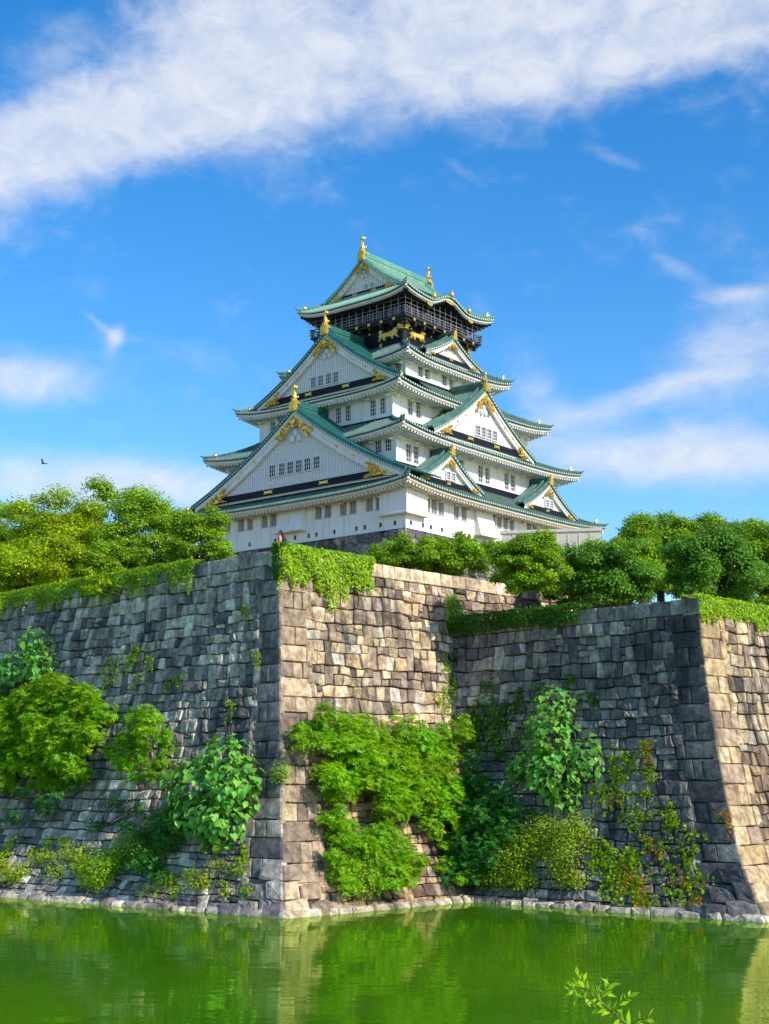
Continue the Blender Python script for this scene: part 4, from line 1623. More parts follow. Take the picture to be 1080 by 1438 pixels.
mb.add([TP(-19.3, -16.8, 34.24), TP(19.4, -16.8, 34.24), TP(19.4, 16.9, 34.24), TP(-19.3, 16.9, 34.24)], [(0, 1, 2, 3)])
mb.build('base_top', M['ground'], sb)
reparent_offset(sb)
# ------------------------------------------------------------------ foliage generators
def unit(v):
    return v / (np.linalg.norm(v, axis=-1, keepdims=True) + 1e-9)


def frames(nrm, r):
    """two random tangents for each normal"""
    t = r.normal(size=nrm.shape)
    t = unit(t - (t * nrm).sum(1, keepdims=True) * nrm)
    return t, np.cross(nrm, t)


def leaf_quads(ctr, nrm, length, width, colr, r, tang=None, fold=0.25):
    """folded rhombic leaves: 4 points, two triangles drawn as quads sharing the midrib"""
    n = len(ctr)
    if tang is None:
        t, b = frames(nrm, r)
    else:
        t = unit(tang)
        b = unit(np.cross(nrm, t))
    L = length.reshape(-1, 1) * 0.5
    Wd = width.reshape(-1, 1) * 0.5
    up = unit(np.cross(t, b))
    P0 = ctr - t * L
    P1 = ctr + b * Wd + up * Wd * fold
    P2 = ctr + t * L
    P3 = ctr - b * Wd + up * Wd * fold
    V = np.stack([P0, P1, P2, P3], 1).reshape(-1, 3)
    Q = np.arange(4 * n).reshape(n, 4)
    return V, Q, np.repeat(colr, 4, 0)


def tones(n, r, lo=0.65, hi=1.35, hue=0.12):
    k = r.uniform(lo, hi, (n, 1))
    h = r.normal(0, hue, (n, 1))
    return np.clip(k * np.concatenate([1 + h * 1.2, 1 + h * 0.2, 1 - h], 1), 0.1, 2.5)


def join(parts):
    V, Q, C = [], [], []
    o = 0
    for v, q, c in parts:
        V.append(v)
        Q.append(q + o)
        C.append(c)
        o += len(v)
    return np.concatenate(V), np.concatenate(Q), np.concatenate(C)


def clumpy_crown(ctr, rad, r, clumps=60, leaf=0.26, per=260, sink=0.35):
    """leaf clumps spread through an ellipsoid, each a small dome of leaves with gaps between"""
    parts = []
    ctr = np.array(ctr, float)
    rad = np.array(rad, float)
    big = 1 + 0.0 * rad
    for i in range(clumps):
        d = unit(r.normal(size=(1, 3)))[0]
        if d[2] < -0.85:
            d[2] *= -0.5
        f = r.uniform(0.45, 1.0) ** 0.6
        c = ctr + rad * d * f * (1 + 0.10 * r.normal())
        rc = rad.mean() * r.uniform(0.14, 0.38)
        n = int(per * 1.9 * (rc / (rad.mean() * 0.28)) ** 2)
        leaf_ = leaf * 0.74
        v = unit(r.normal(size=(n, 3)))
        v[:, 2] = np.where(v[:, 2] < -0.25, -v[:, 2] * 0.6, v[:, 2])
        p = c + v * rc * np.array([1.08, 1.08, 0.88]) * r.uniform(0.45, 1.15, (n, 1)) + r.normal(0, 0.08, (n, 3))
        nm = unit(v * 0.8 + np.array([0, 0, 0.55]) + r.normal(0, 0.42, (n, 3)))
        tone = tones(n, r) * r.uniform(0.78, 1.22)
        ll = leaf_ * r.uniform(0.7, 1.35, n)
        parts.append(leaf_quads(p, nm, ll, ll * 0.62, tone, r))
    return join(parts)


def trunk_limbs(base, ctr, rad, r, girth):
    mb = MB()
    base = np.array(base, float)
    ctr = np.array(ctr, float)
    top = ctr + np.array([0, 0, -0.1 * rad[2]])
    mid = base * 0.5 + top * 0.5 + np.array([r.normal() * 0.3, r.normal() * 0.3, 0])
    mb.tube([base - np.array([0, 0, 0.3]), base + (mid - base) * 0.15, mid, top], [girth * 1.35, girth, girth * 0.75, girth * 0.45], 8)
    for i in range(9):
        f = r.uniform(0.35, 0.95)
        s_ = base + (top - base) * f
        s_ = mid + (top - mid) * (f - 0.35) / 0.6
        d = unit(r.normal(size=(1, 3)))[0]
        d[2] = abs(d[2]) * 0.7
        e = ctr + np.array(rad) * d * 0.75
        k = (s_ + e) / 2 + np.array([0, 0, 0.25 * rad[2] * r.uniform(-0.2, 0.6)])
        mb.tube([s_, k, e], [girth * 0.42, girth * 0.26, girth * 0.07], 5)
    return mb


def tree(name, px, py, rpx, rpy, Y, zbase, mat, label, seed, clumps=70, leaf=0.27, per=260, group=None, cat='tree', depth=0.9, girth=0.32, bx=0.0, skirt=0.4, scale=0.94):
    r = np.random.default_rng(seed)
    c = at_depth(px, py, Y)
    k = Y / F_PX
    top = c[2] + rpy * k
    bot = min(c[2] - rpy * k, zbase + skirt)
    c[2] = (top + bot) / 2
    rad = np.array([rpx * k, rpx * k * depth, (top - bot) / 2])
    root = empty(name, (c[0] + bx, c[1], zbase))
    tag(root, label, cat, group)
    V, Q, C = clumpy_crown(c, rad * scale, r, clumps, leaf, per)
    o = np.array(root.location)
    np_mesh('crown', V - o, Q, C, mat, root)
    mb = trunk_limbs((c[0] + bx, c[1], zbase), c, rad, r, girth)
    mb.v = [tuple(np.array(p) - o) for p in mb.v]
    mb.build('trunk', M['bark'], root, smooth=True)
    return root


ZT, ZL = Z_A - 0.15, Z_B - 0.15
GT = 'trees on the terraces above the stone walls'
tree('broadleaf_tree', 78, 728, 84, 56, 108, ZT, M['leaf_yellow'], 'tall yellow-green tree with gaps in its crown, at the back of the left terrace', 1, 95, group=GT, scale=0.86)
tree('broadleaf_tree', 205, 738, 72, 60, 103, ZT, M['leaf_mid'], 'dark green round tree between the tall yellow-green tree and the tower', 2, 95, group=GT)
tree('broadleaf_tree', 278, 765, 46, 52, 97, ZT, M['leaf_mid'], 'smaller green tree nearest the left end of the white tower wall', 3, 60, 0.25, 240, group=GT)
tree('broadleaf_tree', 62, 806, 84, 44, 98, ZT, M['leaf_yellow'], 'low wide yellow-green tree just behind the left wall top', 4, 85, 0.25, group=GT)
tree('broadleaf_tree', 172, 796, 60, 36, 97, ZT, M['leaf_mid'], 'low mid-green tree right of the wide yellow-green one, under the round dark tree', 5, 65, 0.24, group=GT)
tree('broadleaf_tree', -8, 752, 50, 62, 112, ZT, M['leaf_mid'], 'dark green tree cut off by the left edge of the photo', 6, 60, group=GT)
tree('broadleaf_tree', 745, 800, 62, 52, 79, ZL, M['leaf_mid'], 'dark bushy tree with a bare trunk behind the hedge on the lower terrace', 7, 75, 0.22, 260, group=GT, girth=0.16, skirt=1.0, scale=0.85)
tree('broadleaf_tree', 852, 803, 76, 47, 82, ZL, M['leaf_dark'], 'spreading blue-green tree on the lower terrace, right of the bare-trunked tree', 8, 85, 0.22, 260, group=GT, girth=0.18, scale=0.88)
tree('broadleaf_tree', 925, 770, 64, 50, 98, ZT, M['leaf_mid'], 'green tree standing against the sky right of the tower', 9, 75, 0.25, group=GT)
tree('broadleaf_tree', 1000, 798, 74, 58, 84, ZL, M['leaf_dark'], 'dark dense tree above the right-hand wall corner', 10, 85, 0.23, 260, group=GT, girth=0.2)
tree('broadleaf_tree', 1012, 760, 56, 38, 100, ZT, M['leaf_mid'], 'taller tree with a ragged top behind the dark dense tree on the right', 11, 60, 0.25, group=GT)
tree('broadleaf_tree', 1075, 788, 44, 52, 92, ZL, M['leaf_mid'], 'green tree cut off by the right edge of the photo', 12, 60, 0.24, group=GT)
tree('broadleaf_tree', 835, 775, 42, 26, 118, ZT, M['leaf_yellow'], 'small bright yellow-green treetop in front of the pale plaster wall', 13, 40, 0.24, group=GT)
tree('broadleaf_tree', 735, 782, 48, 30, 108, ZT, M['leaf_dark'], 'dark treetop below the white tower wall, behind the bare-trunked tree', 14, 45, 0.24, group=GT)
tree('broadleaf_tree', 140, 732, 50, 52, 112, ZT, M['leaf_mid'], 'green tree at the back, between the tall yellow-green tree and the dark round one', 17, 60, group=GT, scale=0.88)
tree('broadleaf_tree', 888, 790, 46, 42, 92, ZL, M['leaf_mid'], 'green tree in the gap between the blue-green tree and the one against the sky', 18, 50, group=GT)
tree('broadleaf_tree', 960, 770, 44, 44, 96, ZT, M['leaf_mid'], 'green tree between the one against the sky and the ragged-topped one', 19, 50, group=GT)
tree('broadleaf_tree', 800, 812, 40, 34, 86, ZL, M['leaf_dark'], 'low dark green tree filling the gap left of the blue-green tree', 25, 40, 0.22, group=GT, girth=0.12)
tree('broadleaf_tree', 1045, 770, 44, 44, 98, ZT, M['leaf_mid'], 'green tree behind the one cut off by the right edge', 26, 50, group=GT)
GS = 'loose shrubs below the tower base'
tree('shrub', 566, 780, 58, 26, 86, ZT, M['leaf_mid'], 'loose olive shrub over the tan coping, directly below the tower corner', 15, 48, 0.2, 230, GS, 'shrub', girth=0.1)
tree('shrub', 648, 780, 56, 31, 87, ZT, M['leaf_mid'], 'loose green shrub over the tan coping, right of the olive shrub', 16, 52, 0.2, 230, GS, 'shrub', girth=0.1)

# ------------------------------------------------------------------ shrubs rooted in the walls
TOCAM = lambda X: unit(np.array([[-X[0], -X[1], CAM_H - X[2]]]))[0]


def lobe_points(X, out, rx, ry, rd, n, r, inner=0.75):
    """points over the outward half of an ellipsoid lobe sitting on a wall"""
    v = unit(r.normal(size=(n * 3, 3)))
    keep = (v @ out > -0.15) & (v[:, 2] > -0.75)
    v = v[keep][:n]
    side = unit(np.cross(out, Zv).reshape(1, 3))[0]
    f = r.uniform(inner, 1.05, (len(v), 1))
    loc = (v @ side)[:, None] * side * rx + (v @ out)[:, None] * out * rd + v[:, 2:3] * Zv * ry
    return X + loc * f, v


def rosettes(P, v, r, size, nleaf=9, narrow=0.27, droop=0.2):
    size = size * 0.64
    """tufts of long leaflets radiating from each shoot tip"""
    n = len(P)
    ax = unit(v * 0.55 + np.array([0, 0, 0.75]) + r.normal(0, 0.3, (n, 3)))
    t, b = frames(ax, r)
    parts = []
    for i in range(nleaf):
        w = 2 * math.pi * i / nleaf + r.uniform(-0.25, 0.25, (n, 1))
        dirn = unit(t * np.cos(w) + b * np.sin(w) + ax * r.uniform(0.0, 0.5, (n, 1)) - np.array([0, 0, droop]) * r.uniform(0.4, 1.2, (n, 1)))
        ln = size * r.uniform(0.75, 1.25, n)
        nm = unit(ax + r.normal(0, 0.25, (n, 3)))
        nm = unit(nm - (nm * dirn).sum(1, keepdims=True) * dirn)
        parts.append(leaf_quads(P + dirn * ln[:, None] * 0.5, nm, ln, ln * narrow, tones(n, r, 0.7, 1.3, 0.10), r, dirn, 0.3))
    return join(parts)


def broad_leaves(P, v, r, size):
    """big heart-shaped leaves hanging from the shoots: two halves folded on the midrib"""
    n = len(P)
    nm = unit(v * 0.8 + np.array([0, 0, 0.55]) + r.normal(0, 0.35, (n, 3)))
    dn = np.array([0, 0, -1.0]) + r.normal(0, 0.35, (n, 3)) + v * 0.5
    t = unit(dn - (dn * nm).sum(1, keepdims=True) * nm)
    b = np.cross(nm, t)
    s = (size * r.uniform(0.4, 1.25, n))[:, None]
    shape = [(-0.08, 0.0, 0.0), (-0.22, 0.22, 0.05), (0.02, 0.46, 0.10), (0.30, 0.40, 0.07), (0.55, 0.17, 0.0), (0.80, 0.0, -0.12)]
    pts = [P + t * s * a + b * s * w + nm * s * h for a, w, h in shape]
    pts += [P + t * s * a - b * s * w + nm * s * h for a, w, h in shape[1:5]]
    V = np.stack(pts, 1).reshape(-1, 3)
    base = np.arange(n)[:, None] * 10
    q1 = base + np.array([[0, 1, 2, 3]])
    q2 = base + np.array([[0, 3, 4, 5]])
    q3 = base + np.array([[0, 8, 7, 6]])
    q3 = base + np.array([[0, 8, 7, 6]])
    q4 = base + np.array([[0, 5, 9, 8]])
    C = np.repeat(tones(n, r, 0.55, 1.3, 0.14), 10, 0)
    return V, np.concatenate([q1, q2, q3, q4]), C


def wall_plant(name, fc, lobes, mat, kind, label, seed, size=0.34, dens=10.5, cat='shrub', group=None, thick=0.55):
    """a plant rooted in a wall: one lobe of foliage per (px, py, rx, ry), with woody stems behind"""
    r = np.random.default_rng(seed)
    parts = []
    mb = MB()
    low = max(lobes, key=lambda l: l[1] + l[3] * 0.5)
    root, _, _ = fc.hit(low[0], min(low[1] + low[3] * 0.4, 1240))
    top_o = empty(name, tuple(root))
    tag(top_o, label, cat, group)
    if kind == 'rosette':                                  # break each lobe into several boughs
        new = []
        for (px, py, rx, ry) in lobes:
            m_ = max(3, int(rx * ry / 170))
            for i in range(m_):
                w_ = 2.4 * i + r.uniform(-0.5, 0.5)
                f_ = math.sqrt((i + 0.4) / m_)
                new.append((px + rx * 0.78 * f_ * math.cos(w_), py + ry * 0.78 * f_ * math.sin(w_), rx * r.uniform(0.28, 0.5), ry * r.uniform(0.26, 0.45)))
        big_lobes, lobes = lobes, new
    for (px, py, rx, ry) in lobes:
        X, q, z = fc.hit(px, py)
        Y = X[1]
        k = Y / F_PX
        out = unit((fc.n * 1.0 + TOCAM(X) * 0.8).reshape(1, 3))[0]
        a, b = rx * k * 1.18, ry * k * 1.12
        X = X + fc.n * (min(a, b) * 0.3 + (r.uniform(0.2, 1.5) if kind == 'rosette' else 0.0))
        area = math.pi * a * b * 2.0
        if kind == 'broad':
            X = X + fc.n * r.uniform(0.0, 0.5)
        if kind == 'rosette':
            area *= 2.3
            tint = r.uniform(0.8, 1.25)
        rd = min(a, b) * thick * 2.1
        if kind == 'rosette':
            n = int(area * dens)
            P, v = lobe_points(X, out, a, b, rd, n, r)
            P = P + r.normal(0, 0.06, P.shape)
            v_, q_, c_ = rosettes(P, v, r, size)
            parts.append((v_, q_, c_ * tint * np.array([r.uniform(0.78, 1.12), 1, 1])))
            P, v = lobe_points(X, out, a * 0.7, b * 0.7, rd * 0.7, n // 2, r, 0.3)
            parts.append(rosettes(P, v, r, size, 6))
        elif kind == 'broad':
            n = int(area * dens)
            P, v = lobe_points(X, out, a, b, rd, n, r, 0.6)
            parts.append(broad_leaves(P, v, r, size))
        else:
            n = int(area * dens * 11)
            P, v = lobe_points(X, out, a, b, rd, n, r, 0.35)
            P = P + r.normal(0, 0.08, P.shape)
            nm = unit(v + r.normal(0, 0.5, v.shape) + np.array([0, 0, 0.4]))
            ll = size * 0.72 * r.uniform(0.6, 1.3, len(P))
            parts.append(leaf_quads(P, nm, ll, ll * 0.5, tones(len(P), r), r))
        for i in range((1 if (px, py, rx, ry) in lobes[::max(1, len(lobes) // 3)] else 0) if kind == 'rosette' else 4):
            e = X + (out * rd * 0.3 + np.array([r.normal() * a * 0.3, r.normal() * a * 0.2, r.normal() * b * 0.3]))
            mid = (root + e) / 2 + fc.n * 0.15 + Zv * r.uniform(-0.2, 0.3)
            w_ = 0.03 if kind == 'rosette' else 0.045
            mb.tube([root - fc.n * 0.2, mid, e], [w_, w_ * 0.7, w_ * 0.25], 5)
    V, Q, C = join([(v, q[:, :4], c) for v, q, c in parts])
    np_mesh('foliage', V - root, Q, C, mat, top_o)
    mb.v = [tuple(np.array(p) - root) for p in mb.v]
    mb.build('stem', M['bark'], top_o)
    return top_o


GW = 'shrubs growing out of the stone walls'
wall_plant('wall_shrub', F_AS, [(105, 978, 52, 34), (55, 1010, 55, 42), (132, 1012, 44, 42), (40, 1062, 50, 42), (108, 1065, 52, 38), (20, 1040, 40, 50), (75, 1040, 50, 40), (70, 1095, 40, 20), (5, 1085, 30, 28)], M['leaf_bush'], 'rosette',
           'large yellow-green feathery shrub sprawling over the far left of the shaded wall', 21, 0.38, group=GW)
wall_plant('wall_shrub', F_AS, [(222, 1015, 38, 32), (238, 1052, 32, 36), (198, 1065, 34, 28), (232, 1088, 36, 18)], M['leaf_bush'], 'rosette',
           'medium feathery shrub between the sprawling left shrub and the wall corner', 22, 0.36, group=GW)
wall_plant('wall_shrub', F_AL, [(430, 1025, 34, 32), (490, 1042, 56, 38), (550, 1055, 52, 44), (470, 1090, 44, 42), (545, 1105, 60, 44), (605, 1130, 32, 40), (450, 1140, 24, 32), (592, 1095, 36, 36), (520, 1075, 50, 40), (550, 1008, 14, 14), (412, 1040, 22, 26), (436, 1008, 26, 18), (452, 1170, 24, 26), (610, 1165, 22, 20)], M['leaf_bush'], 'rosette',
           'largest bright green shrub covering the middle of the sunlit wall face', 23, 0.36, group=GW)
wall_plant('wall_shrub', F_AL, [(612, 1045, 34, 34), (632, 1025, 14, 20)], M['leaf_bush'], 'rosette',
           'round shrub at the right edge of the largest one, close to the inner corner', 24, 0.34, group=GW)
wall_plant('wall_shrub', F_AL, [(495, 1180, 42, 36), (535, 1212, 42, 34), (468, 1200, 34, 36), (474, 1238, 26, 24), (520, 1230, 36, 28), (548, 1190, 30, 24), (565, 1225, 16, 16)], M['leaf_bush'], 'rosette',
           'lower green shrub just above the water on the sunlit wall', 25, 0.34, group=GW)
wall_plant('wall_shrub', F_AL, [(488, 1243, 30, 28), (482, 1222, 24, 22)], M['leaf_ivy'], 'fine',
           'small vivid fine-leaved bush touching the water below the sunlit wall', 26, 0.16, 16, group=GW)
wall_plant('wall_shrub', F_AL, [(624, 1205, 24, 26), (632, 1228, 22, 20), (612, 1185, 14, 16)], M['leaf_bush'], 'rosette',
           'isolated small green shrub low beside the inner wall corner', 27, 0.32, group=GW)
wall_plant('wall_shrub', F_AS, [(152, 1222, 34, 26), (168, 1205, 28, 18), (140, 1240, 22, 14)], M['leaf_ivy'], 'fine',
           'vivid green tufted bush leaning over the water left of the wall corner', 28, 0.2, 14, group=GW)
wall_plant('wall_shrub', F_AS, [(105, 1198, 20, 16), (118, 1215, 16, 14), (95, 1180, 10, 8)], M['leaf_yellow'], 'fine',
           'small yellow shrub low on the left wall above the tufted bush', 29, 0.2, 12, group=GW)
wall_plant('wall_shrub', F_AS, [(400, 1086, 15, 15)], M['leaf_bush'], 'fine',
           'small round tuft growing on the very corner of the tall rampart', 30, 0.18, 16, group=GW)
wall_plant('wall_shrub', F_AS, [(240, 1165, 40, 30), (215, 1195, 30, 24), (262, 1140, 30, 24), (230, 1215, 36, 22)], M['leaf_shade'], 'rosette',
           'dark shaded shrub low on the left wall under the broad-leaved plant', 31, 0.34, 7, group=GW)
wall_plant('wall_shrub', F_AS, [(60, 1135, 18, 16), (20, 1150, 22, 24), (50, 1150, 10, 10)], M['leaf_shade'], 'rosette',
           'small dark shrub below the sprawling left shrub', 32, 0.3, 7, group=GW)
wall_plant('wall_shrub', F_AS, [(28, 1228, 26, 16), (8, 1218, 16, 18)], M['leaf_yellow'], 'fine',
           'yellowish weedy bush at the water in the far left corner', 33, 0.18, 12, group=GW)
wall_plant('wall_shrub', F_AS, [(288, 1238, 20, 16), (272, 1228, 12, 10)], M['leaf_creeper'], 'fine',
           'small olive bush near the water, left of the lowest corner stones', 34, 0.17, 12, group=GW)
wall_plant('wall_shrub', F_AS, [(352, 1252, 14, 11)], M['leaf_bush'], 'fine',
           'tiny green bush at the foot of the corner stones', 35, 0.16, 14, group=GW)
wall_plant('wall_shrub', F_AS, [(165, 1128, 18, 10), (195, 1135, 16, 10), (140, 1160, 18, 10)], M['leaf_shade'], 'fine',
           'thin dark weeds between stones below the medium feathery shrub', 36, 0.2, 9, group=GW)
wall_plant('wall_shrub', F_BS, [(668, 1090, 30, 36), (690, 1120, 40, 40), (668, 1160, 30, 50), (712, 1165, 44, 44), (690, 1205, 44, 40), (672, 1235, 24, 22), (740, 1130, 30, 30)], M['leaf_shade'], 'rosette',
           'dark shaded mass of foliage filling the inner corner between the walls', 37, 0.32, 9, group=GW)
wall_plant('wall_shrub', F_BS, [(718, 1212, 46, 28), (745, 1190, 36, 26), (735, 1236, 32, 18), (700, 1230, 26, 20)], M['leaf_creeper'], 'fine',
           'olive-yellow bush spreading above the water, right of the shaded mass', 38, 0.2, 13, group=GW)
wall_plant('wall_shrub', F_BS, [(800, 1200, 26, 40), (775, 1165, 26, 26), (815, 1165, 22, 26), (806, 1235, 26, 18)], M['leaf_creeper'], 'fine',
           'upright olive-green bush below the pale broad-leaved plant', 39, 0.2, 11, group=GW)
GB = 'broad-leaved plants on the walls'
wall_plant('broad_leaf_plant', F_AS, [(66, 906, 20, 22), (45, 940, 40, 26), (15, 965, 24, 28), (5, 1000, 20, 30), (72, 935, 20, 24)], M['leaf_broad'], 'broad',
           'broad-leaved plant above the sprawling shrub at the far left', 41, 0.40, 16, 'plant', GB)
wall_plant('broad_leaf_plant', F_AS, [(338, 1066, 36, 30), (310, 1105, 58, 40), (350, 1105, 34, 38), (295, 1145, 46, 32), (330, 1150, 34, 34), (268, 1145, 26, 22), (310, 1180, 22, 16)], M['leaf_broad'], 'broad',
           'broad-leaved plant left of the wall corner, in front of the quoins', 42, 0.42, 16, 'plant', GB)
wall_plant('broad_leaf_plant', F_BS, [(790, 993, 24, 28), (792, 1035, 34, 36), (765, 1078, 40, 28), (795, 1085, 36, 36), (832, 1066, 24, 30), (800, 1118, 24, 18), (740, 1080, 18, 16)], M['leaf_broad'], 'broad',
           'tall pale broad-leaved plant on the dark wall right of the inner corner', 43, 0.36, 18, 'plant', GB)


# ------------------------------------------------------------------ ivy over the wall tops
def ivy(name, fc, q0, q1, drop, mat, label, seed, thick=0.5, leaf=0.17, dens=60, rag=0.5, cat='ivy', group='ivy over the wall tops', up=0.25, top=1.2, tail=None):
    """curtain of small leaves from q0 to q1 along a wall, hanging `drop` below its top"""
    r = np.random.default_rng(seed)
    L = q1 - q0
    n = int(L * (drop + top) * dens)
    q = r.uniform(q0, q1, n)
    ph = r.uniform(0, 6, 8)
    edge = drop * (1 + rag * (0.5 * np.sin(q * 0.9 + ph[0]) + 0.35 * np.sin(q * 2.3 + ph[1]) + 0.35 * np.sin(q * 5.1 + ph[2]) + 0.3 * np.sin(q * 11.3 + ph[5])) * 0.7)
    if tail:
        f = (q - q0) / L
        edge = edge * np.interp(f, *tail)
    hang = r.random(n) ** 1.2
    z = fc.zt + up - hang * (edge + up)
    dep = (thick * (0.55 + 0.45 * np.sin(q * 1.7 + ph[3]) * np.sin(z * 2.2 + ph[4]))) * np.minimum(1, (hang * 4) + 0.35) * r.uniform(0.3, 1.1, n) + 0.05
    P = np.array([fc.P(a, min(b, fc.zt), c) + Zv * max(0, b - fc.zt) for a, b, c in zip(q, z, dep)])
    # top sheet lying back over the terrace
    m = int(L * top * dens * 0.6)
    q2 = r.uniform(q0, q1, m)
    P2 = np.array([fc.P(a, fc.zt, 0.2) for a in q2]) - fc.n * r.uniform(0, top, (m, 1)) + Zv * (up * r.uniform(0.3, 1.3, (m, 1)))
    nm = unit(fc.n * 0.9 + Zv * 0.45 + r.normal(0, 0.45, (n, 3)))
    nm2 = unit(Zv * 1.0 + fc.n * 0.3 + r.normal(0, 0.4, (m, 3)))
    PP = np.concatenate([P, P2])
    NN = np.concatenate([nm, nm2])
    ll = leaf * r.uniform(0.65, 1.4, len(PP))
    V, Q, C = leaf_quads(PP, NN, ll, ll * 0.75, tones(len(PP), r, 0.7, 1.3, 0.10), r)
    org = fc.P((q0 + q1) / 2, fc.zt - drop)
    o = np_mesh(name, V - org, Q, C, mat, None, loc=tuple(org))
    tag(o, label, cat, group)
    return o


qA = lambda fc, x, y: fc.hit(x, y)[1]
ivy('ivy', F_AL, -0.3, qA(F_AL, 522, 810), 2.1, M['leaf_ivy'], 'bright green ivy hanging over the sunlit side of the tall rampart corner', 51, 0.55, 0.16, 130, 0.5, top=1.0, tail=([0, 0.15, 0.3, 0.5, 0.62, 0.8, 1.0], [1.15, 1.1, 0.75, 1.0, 1.2, 0.85, 1.0]))
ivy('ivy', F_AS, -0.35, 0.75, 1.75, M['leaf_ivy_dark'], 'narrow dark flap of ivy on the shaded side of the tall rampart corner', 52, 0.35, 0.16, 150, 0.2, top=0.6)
ivy('ivy', F_AS, qA(F_AS, 275, 800), qA(F_AS, 185, 825), 1.1, M['leaf_ivy'], 'ragged ivy on the left wall top nearest the dressed coping stones', 53, 0.4, 0.15, 110, 1.2, top=1.0)
ivy('ivy', F_AS, qA(F_AS, 195, 825), qA(F_AS, -60, 850), 0.95, M['leaf_ivy'], 'long strip of ivy along the left wall top under the low trees', 54, 0.4, 0.15, 120, 1.0, up=0.3, top=1.6)
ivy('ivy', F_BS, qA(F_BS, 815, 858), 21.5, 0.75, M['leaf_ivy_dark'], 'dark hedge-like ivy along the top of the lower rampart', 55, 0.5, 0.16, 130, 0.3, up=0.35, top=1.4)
ivy('ivy', F_BL, -0.2, 18, 1.05, M['leaf_ivy'], 'bright ivy along the sunlit top of the right rampart corner', 56, 0.35, 0.15, 130, 0.45, up=0.12, top=1.2)
wall_plant('ivy_tuft', F_AL, [(634, 862, 13, 24), (640, 880, 12, 14), (630, 842, 8, 10)], M['leaf_ivy'], 'fine', 'bright upright tuft of ivy at the notch where the two ramparts meet', 57, 0.17, 22, 'ivy')
wall_plant('hanging_grass', F_AS, [(150, 815, 14, 12), (158, 830, 12, 14), (138, 826, 12, 10)], M['leaf_yellow'], 'rosette', 'pale tuft of arching grass on the left wall top between two ivy strips', 58, 0.5, 10, 'grass tuft')
wall_plant('hanging_grass', F_AS, [(8, 850, 10, 20), (2, 870, 8, 14)], M['leaf_yellow'], 'rosette', 'pale grass tuft hanging at the left edge of the photo', 59, 0.5, 10, 'grass tuft')


# ------------------------------------------------------------------ creepers in the joints of the walls
def creeper(name, fc, spots, mat, label, seed, leaf=0.125, dens=75, group='creepers on the wall stones', cat='creeper'):
    r = np.random.default_rng(seed)
    PP, NN = [], []
    org = None
    for (px, py, rx, ry) in spots:
        X, q, z = fc.hit(px, py)
        k = X[1] / F_PX
        a, b = rx * k * 1.3, ry * k
        if org is None:
            org = X
        n = max(10, int(math.pi * a * b * dens))
        # random-walk strands following joints
        m = max(5, n // 4)
        for s_ in range(m):
            q0, z0 = q + r.normal() * a * 0.5, z + r.normal() * b * 0.5
            for t in range(14):
                if r.random() < 0.5:
                    q0 += r.normal() * 0.16
                else:
                    z0 -= abs(r.normal()) * 0.13
                PP.append(fc.P(q0 + r.normal() * 0.05, z0 + r.normal() * 0.05, r.uniform(0.06, 0.2)))
                NN.append(fc.n * 0.8 + Zv * 0.45 + r.normal(0, 0.4, 3))
    PP = np.array(PP)
    NN = unit(np.array(NN))
    ll = leaf * r.uniform(0.7, 1.5, len(PP))
    V, Q, C = leaf_quads(PP, NN, ll, ll * 0.8, tones(len(PP), r, 0.7, 1.35, 0.13), r)
    o = np_mesh(name, V - org, Q, C, mat, None, loc=tuple(org))
    tag(o, label, cat, group)
    return o


creeper('creeper', F_AS, [(190, 915, 26, 5), (170, 935, 18, 5), (195, 905, 12, 6), (160, 952, 10, 4), (215, 925, 8, 6), (200, 945, 16, 4), (155, 930, 6, 8), (255, 945, 12, 3), (240, 955, 8, 3), (330, 985, 6, 3), (345, 850, 4, 6), (365, 915, 8, 3)], M['leaf_creeper'], 'mossy creeper in the joints high on the shaded left wall', 61, 0.13, 40)
creeper('creeper', F_BS, [(690, 985, 30, 10), (675, 1005, 22, 14), (705, 1010, 26, 10), (668, 1030, 16, 16), (720, 990, 20, 8), (730, 965, 12, 8), (745, 1020, 16, 8), (695, 1040, 22, 12), (715, 1050, 16, 8), (760, 960, 14, 6), (800, 950, 12, 4), (830, 975, 10, 4), (690, 960, 16, 6)], M['leaf_ivy_dark'], 'green creeper netting the dark wall just right of the inner corner', 62, 0.14, 42)
creeper('creeper', F_BS, [(880, 1062, 20, 12), (905, 1042, 10, 8), (870, 1080, 10, 14), (912, 1075, 10, 10), (850, 1112, 18, 6), (880, 1112, 22, 4), (905, 1108, 8, 4), (945, 1135, 10, 14), (935, 1140, 8, 8), (890, 1135, 10, 14), (845, 1100, 14, 8)], M['leaf_creeper'], 'yellow-green creeper patches beside the pale broad-leaved plant', 63, 0.14, 55)
creeper('creeper', F_BS, [(885, 1195, 14, 10), (865, 1195, 10, 14), (905, 1180, 6, 8), (900, 1240, 12, 14), (880, 1225, 12, 14), (950, 1225, 10, 12), (935, 1180, 6, 10), (970, 1200, 10, 12), (976, 1245, 8, 12), (985, 1230, 5, 8), (862, 1230, 10, 20), (850, 1205, 16, 20), (972, 1165, 6, 8), (840, 1180, 14, 16), (910, 1262, 10, 10)], M['leaf_creeper'], 'yellow and orange creeper low on the dark wall above the water', 64, 0.15, 60)
creeper('creeper', F_BS, [(888, 1235, 10, 16), (905, 1255, 8, 10), (880, 1208, 6, 6), (862, 1113, 14, 2), (912, 1045, 5, 4), (918, 1178, 4, 6), (982, 1258, 5, 5), (960, 1222, 5, 5), (1020, 1142, 6, 4)], M['leaf_orange'], 'orange-tinted creeper sprigs among the green ones on the dark wall', 67, 0.12, 60)
